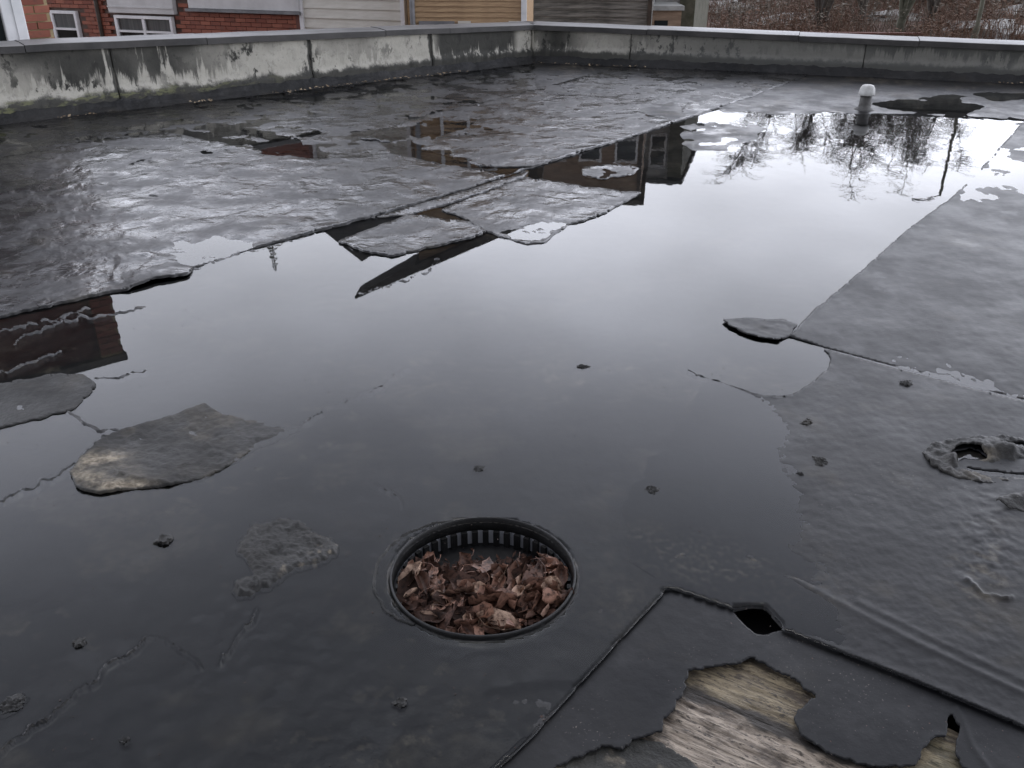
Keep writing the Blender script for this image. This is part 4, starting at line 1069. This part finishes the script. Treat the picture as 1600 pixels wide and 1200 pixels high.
# 5. weathered dark board building
f5 = Facade(823, 24.5, 1017, 24.0)
uT, z5 = f5.rz_at(998, 310)
h5 = boarded('timber_building', 'dark weathered timber building with flaking grey boards behind the roof corner', f5, M['greyboard'], .19, 1.0, 4.6, .02, 7, .016)
MB().box((0, -.0, 4.6), (f5.w, .048, z5)).build('upper_wall', M['brownwall'], h5)
MB().box((0, .05, 4.6), (f5.w, 7, z5)).build('upper_block', M['brownwall'], h5)
for i in range(3):
    a = .5+i*.95; window(h5, a, a+.6, 6.0, 7.3, cols=1, rows=2, y=-.02)
MB().box((-.1, -.2, z5), (f5.w+.12, 7.1, z5+.14)).build('eaves', M['darkwood'], h5)
MB().box((f5.w-.10, -.04, 0), (f5.w, -.003, z5-.003)).build('corner_board', M['darkwood'], h5)
MB().box((.1, -.05, 4.3), (f5.w*.5, -.026, 4.55)).build('flashing', M['rubble'], h5)
# 6. grey rendered building right of it
f6 = Facade(1022, 27.5, 1084, 27.2)
_, z6 = f6.rz_at(1045, 280)
h6 = thing('rendered_building', 'narrow grey rendered building beside the dark timber one', 'building', f6.o, f6.rz)
MB().box((0, .0, 0), (f6.w*.62, 5, z6)).build('wall', M['greyrender'], h6)
MB().box((f6.w*.62+.003, -.12, 0), (f6.w, 5, z6-.1)).build('chimney_breast', M['bark_green'], h6)
MB().box((-.1, -.2, z6), (f6.w+.08, 5.1, z6+.12)).build('roof', M['slate'], h6)
for z in (3.2, 5.4, 7.2): window(h6, .12, .62, z, z+1.0, cols=1, rows=2, y=-.03)
MB().tube([(-.05, -.15, 0), (-.05, -.15, z6-.2)], .05, 10).build('downpipe', M['white'], h6)
for k in range(4): pass
sh_ = thing('shed', 'low brown shed with a pale lintel in front of the grey building', 'shed', Vector((AT(1004, 40, 24.6).x, 25.6, GROUND)), 0)
MB().box((0, 0, 0), (1.15, 1.2, 2.75)).build('wall', M['brownwall'], sh_)
MB().box((-.05, -.1, 2.75), (1.2, 1.3, 2.86)).build('roof', M['greyrender'], sh_)
MB().box((.45, -.02, 1.6), (.80, -.003, 2.5)).build('window', M['glass'], sh_)

# ------------------------------------------------------------------ garden beyond: walls, trees, lamp post, undergrowth
gw = thing('garden_wall', 'low red brick garden wall at the far edge of the garden', 'garden wall', Vector((AT(1078, 40, 40).x, 40, GROUND)), R(-4))
MB().box((0, .05, 0), (9.5, .3, .75)).build('core', M['mortar_grey'], gw)
bricks(9.5, 0, .76, gw, M['brick_dark'], y=.03, bl=.30, bh=.09, jt=.014)
MB().box((-.05, -.02, .77), (9.55, .36, .83)).build('coping', M['brick_dark'], gw)

def bare_tree(seed, H, spread, weep, ntw):
    rs = random.Random(seed); tr = MB(); tw = MB(); tips = []
    def branch(p, d, L, r, lev):
        n = 5 if lev < 3 else 4; pts = [p.copy()]; rad = [r]; q = p.copy(); dd = d.copy()
        for i in range(n):
            wob = Vector((rs.gauss(0, .07), rs.gauss(0, .07), rs.gauss(0, .05)+.04))
            dd = (dd+wob).normalized(); q = q+dd*(L/n); pts.append(q.copy()); rad.append(r*(1-.5*(i+1)/n))
        tr.tube(pts, rad, 6 if lev < 2 else 4, cap=False)
        if lev >= 3:
            tips.append((pts, dd)); return
        kids = (3, rs.randint(6, 8), rs.randint(3, 5))[lev]
        for k in range(kids):
            t = rs.uniform(.35, 1.0) if k else 1.0
            i = min(n-1, int(t*n)); base = pts[i].lerp(pts[i+1], t*n-i) if i < n else pts[-1]
            a = rs.uniform(0, 6.283); out = Vector((math.cos(a), math.sin(a), 0))
            nd = (dd*(.8)+out*spread*rs.uniform(.45, .9)+Vector((0, 0, .2))).normalized()
            branch(base, nd, L*rs.uniform(.30, .52)*(1.15-.5*t), rad[min(i+1, n)]*.7, lev+1)
    # short bole that forks low into straight spreading stems
    tr.tube([(0, 0, -.1), (.02, .01, H*.03), (.03, 0, H*.07)], [H*.020, H*.016, H*.015], 8, cap=False)
    ns = rs.randint(5, 7)
    for k in range(ns):
        a = 6.283*k/ns+rs.uniform(-.3, .3); sl = spread*rs.uniform(.12, .5)
        branch(Vector((.03, 0, H*rs.uniform(.05, .075))), Vector((math.cos(a)*sl, math.sin(a)*sl, 1)).normalized(), H*rs.uniform(.62, .82), H*rs.uniform(.0075, .0115), 1)
    for pts, dd in tips:
        for k in range(ntw):
            t = rs.random(); i = min(len(pts)-2, int(t*(len(pts)-1))); b = pts[i].lerp(pts[i+1], rs.random())
            a = rs.uniform(0, 6.283); d = Vector((math.cos(a), math.sin(a), rs.uniform(.1, .9))).normalized(); L = H*rs.uniform(.04, .11)
            ps = [b]; q = b.copy()
            for s in range(4):
                d = (d+Vector((rs.gauss(0, .12), rs.gauss(0, .12), -.16*weep))).normalized(); q = q+d*L/4; ps.append(q.copy())
            tw.tube(ps, [.019, .017, .015, .012, .008], 3, cap=False)
    return tr, tw
protos = []
for i, (sd, H, spd, wp, nt, bk) in enumerate([(3, 13.5, .75, 1.0, 15, 'bark'), (8, 14, .62, 1.1, 15, 'bark_green'), (21, 11, .9, .7, 13, 'bark')]):
    tr, tw = bare_tree(sd, H, spd, wp, nt)
    protos.append((tr.data('trunk', M[bk]), tw.data('crown', M['twig'])))
def put_tree(px, Y, pr, sc, rz, label, zoff=0):
    t = thing('bare_tree', label, 'tree', Vector((AT(px, 40, Y).x, Y, GROUND+zoff)), rz, 'bare winter trees in the garden')
    t.scale = (sc, sc, sc)
    link('trunk', protos[pr][0], t); link('crown', protos[pr][1], t)
TL = [(1282, 43, 0, .84, .3, 'dark forking bare tree, leftmost of those beyond the far parapet'),
      (1408, 45, 1, .90, 2.1, 'mossy trunked bare tree behind the vent pipe'),
      (1452, 48, 0, .86, 4.0, 'dark bare tree just right of the mossy trunked one'),
      (1345, 52, 2, 1.05, 1.2, 'slim bare tree standing between the dark and the mossy one'),
      (1316, 60, 2, 1.05, 3.3, 'farthest bare tree, set back between the two leftmost trees'),
      (1590, 60, 2, .92, 5.1, 'low bare tree at the right edge beyond the lamp post'),
      (1500, 64, 0, .80, 2.7, 'distant bare tree behind the lamp post')]
for a in TL: put_tree(*a)
# dark evergreen whose tip shows mirrored beyond the sheet's edge
Yc = 33.0; tip = RZ(433, 424, Yc); cx = AT(430, 424, Yc).x
conifer = thing('conifer', 'slender dark conifer behind the houses, its tip mirrored in the puddle', 'tree', Vector((cx, Yc, GROUND)))
H_ = tip-GROUND
MB().tube([(0,0,0), (0,0,H_*.5), (.02,0,H_)], [.16, .09, .012], 7).build('trunk', M['bark'], conifer)
cf = MB()
for k in range(420):
    t = k/420; z = 1.2+(H_-1.25)*t; L = .10+1.15*(1-t)**.9; a = k*2.4
    d = Vector((math.cos(a), math.sin(a), -.25)); e = Vector((-math.sin(a), math.cos(a), 0))*L*.28
    b = Vector((0, 0, z)); L *= random.uniform(.6, 1.15)
    cf.quadface(b+d*L*.08, b+d*L*.6-e, b+d*L, b+d*L*.6+e+Vector((0,0,.08)))
cf.build('crown', M['evergreen'], conifer)
# lamp post
Yl = 38.0; pl = AT(1527, 40, Yl); zt = RZ(1479, 306, Yl)
lp = thing('lamp_post', 'tall slim lamp post at the right, mirrored as a dark line in the puddle', 'lamp post', Vector((pl.x, Yl, GROUND)))
MB().tube([(0,0,0), (0,0,1.2), (0,0,1.25), (0,0,zt-GROUND)], [.13, .12, .085, .06], 12).build('post', M['bark_green'], lp)
MB().tube([(0,0,zt-GROUND-.05), (-.25,0,zt-GROUND+.1), (-.7,0,zt-GROUND+.15)], [.04,.035,.03], 8).build('arm', M['lead'], lp)
MB().box((-1.15,-.11,zt-GROUND+.10), (-.68,.11,zt-GROUND+.22)).build('lantern', M['lead'], lp, bevel=.03)
# undergrowth: reddish dead bracken and pale stems
def thicket(name, label, mat, n, area, hmin, hmax, seed, r=.012):
    rs = random.Random(seed); m = MB()
    for k in range(n):
        px = rs.uniform(*area[:2]); Y = rs.uniform(*area[2:]); x = AT(px, 40, Y).x
        c = float(perlin(np.array([x*.35+seed]), np.array([Y*.22]))[0])
        if c < -.15: continue
        h = rs.uniform(hmin, hmax)*(.55+.9*max(0, c+.2)); a = rs.uniform(0, 6.283); s = rs.uniform(.1, .6)*h
        b = Vector((x, Y, GROUND)); top = b+Vector((math.cos(a)*s, math.sin(a)*s, h)); mid = b.lerp(top, .55)+Vector((0, 0, h*.12))
        m.tube([b, mid, top], [r, r*.8, r*.3], 3, cap=False)
        for q in range(4):
            a2 = rs.uniform(0, 6.283); L = h*rs.uniform(.05, .16); st = mid.lerp(top, rs.random())
            e = Vector((math.cos(a2), math.sin(a2), rs.uniform(-.5, .4)))*L; w = Vector((-math.sin(a2), math.cos(a2), .3))*L*.22
            m.quadface(st, st+e*.5-w, st+e, st+e*.5+w)
    o = m.build(name, M[mat], kind='stuff'); o['label'] = label; return o
thicket('bracken', 'reddish dead bracken covering the garden', 'bracken', 9000, (1070, 1720, 37, 66), .7, 1.5, 5)
thicket('dead_stems', 'pale dead stems among the bracken', 'bracken_dull', 2600, (1060, 1720, 41, 75), .8, 2.0, 9)
thicket('far_thicket', 'far grey brown thicket beyond the garden', 'twig_pale', 2600, (1380, 1760, 68, 84), 4, 9.5, 14, .035)
thicket('far_thicket', 'low far thicket beyond the garden behind the grey building', 'twig_pale', 1400, (1040, 1400, 72, 88), 2.5, 6, 17, .035)
for i, (px, Y, s, lb) in enumerate([(1235, 52, 1.1, 'pale heap of rubble left of the trees'), (1392, 55, .9, 'pale heap of rubble between the trees'), (1560, 46, 1.5, 'largest pale heap of rubble right of the lamp post'), (1590, 56, 1.2, 'pale heap of rubble farthest right'), (1130, 60, 1.3, 'pale heap of rubble behind the brick garden wall')]):
    bm = bmesh.new(); bmesh.ops.create_icosphere(bm, subdivisions=3, radius=1)
    for v in bm.verts:
        k = 1+.5*mnoise.noise(v.co*2.2+Vector((i*4, 0, 0)))+.3*mnoise.noise(v.co*5+Vector((i, 3, 0))); v.co = Vector((v.co.x*s*1.6*k, v.co.y*s*k, v.co.z*s*.42*k))
    me = bpy.data.meshes.new('rubble_heap'); bm.to_mesh(me); bm.free(); me.materials.append(M['rubble'])
    o = link('rubble_heap', me, loc=(AT(px, 40, Y).x, Y, GROUND+.1)); tag(o, lb, 'rubble', 'heaps of pale rubble in the garden')
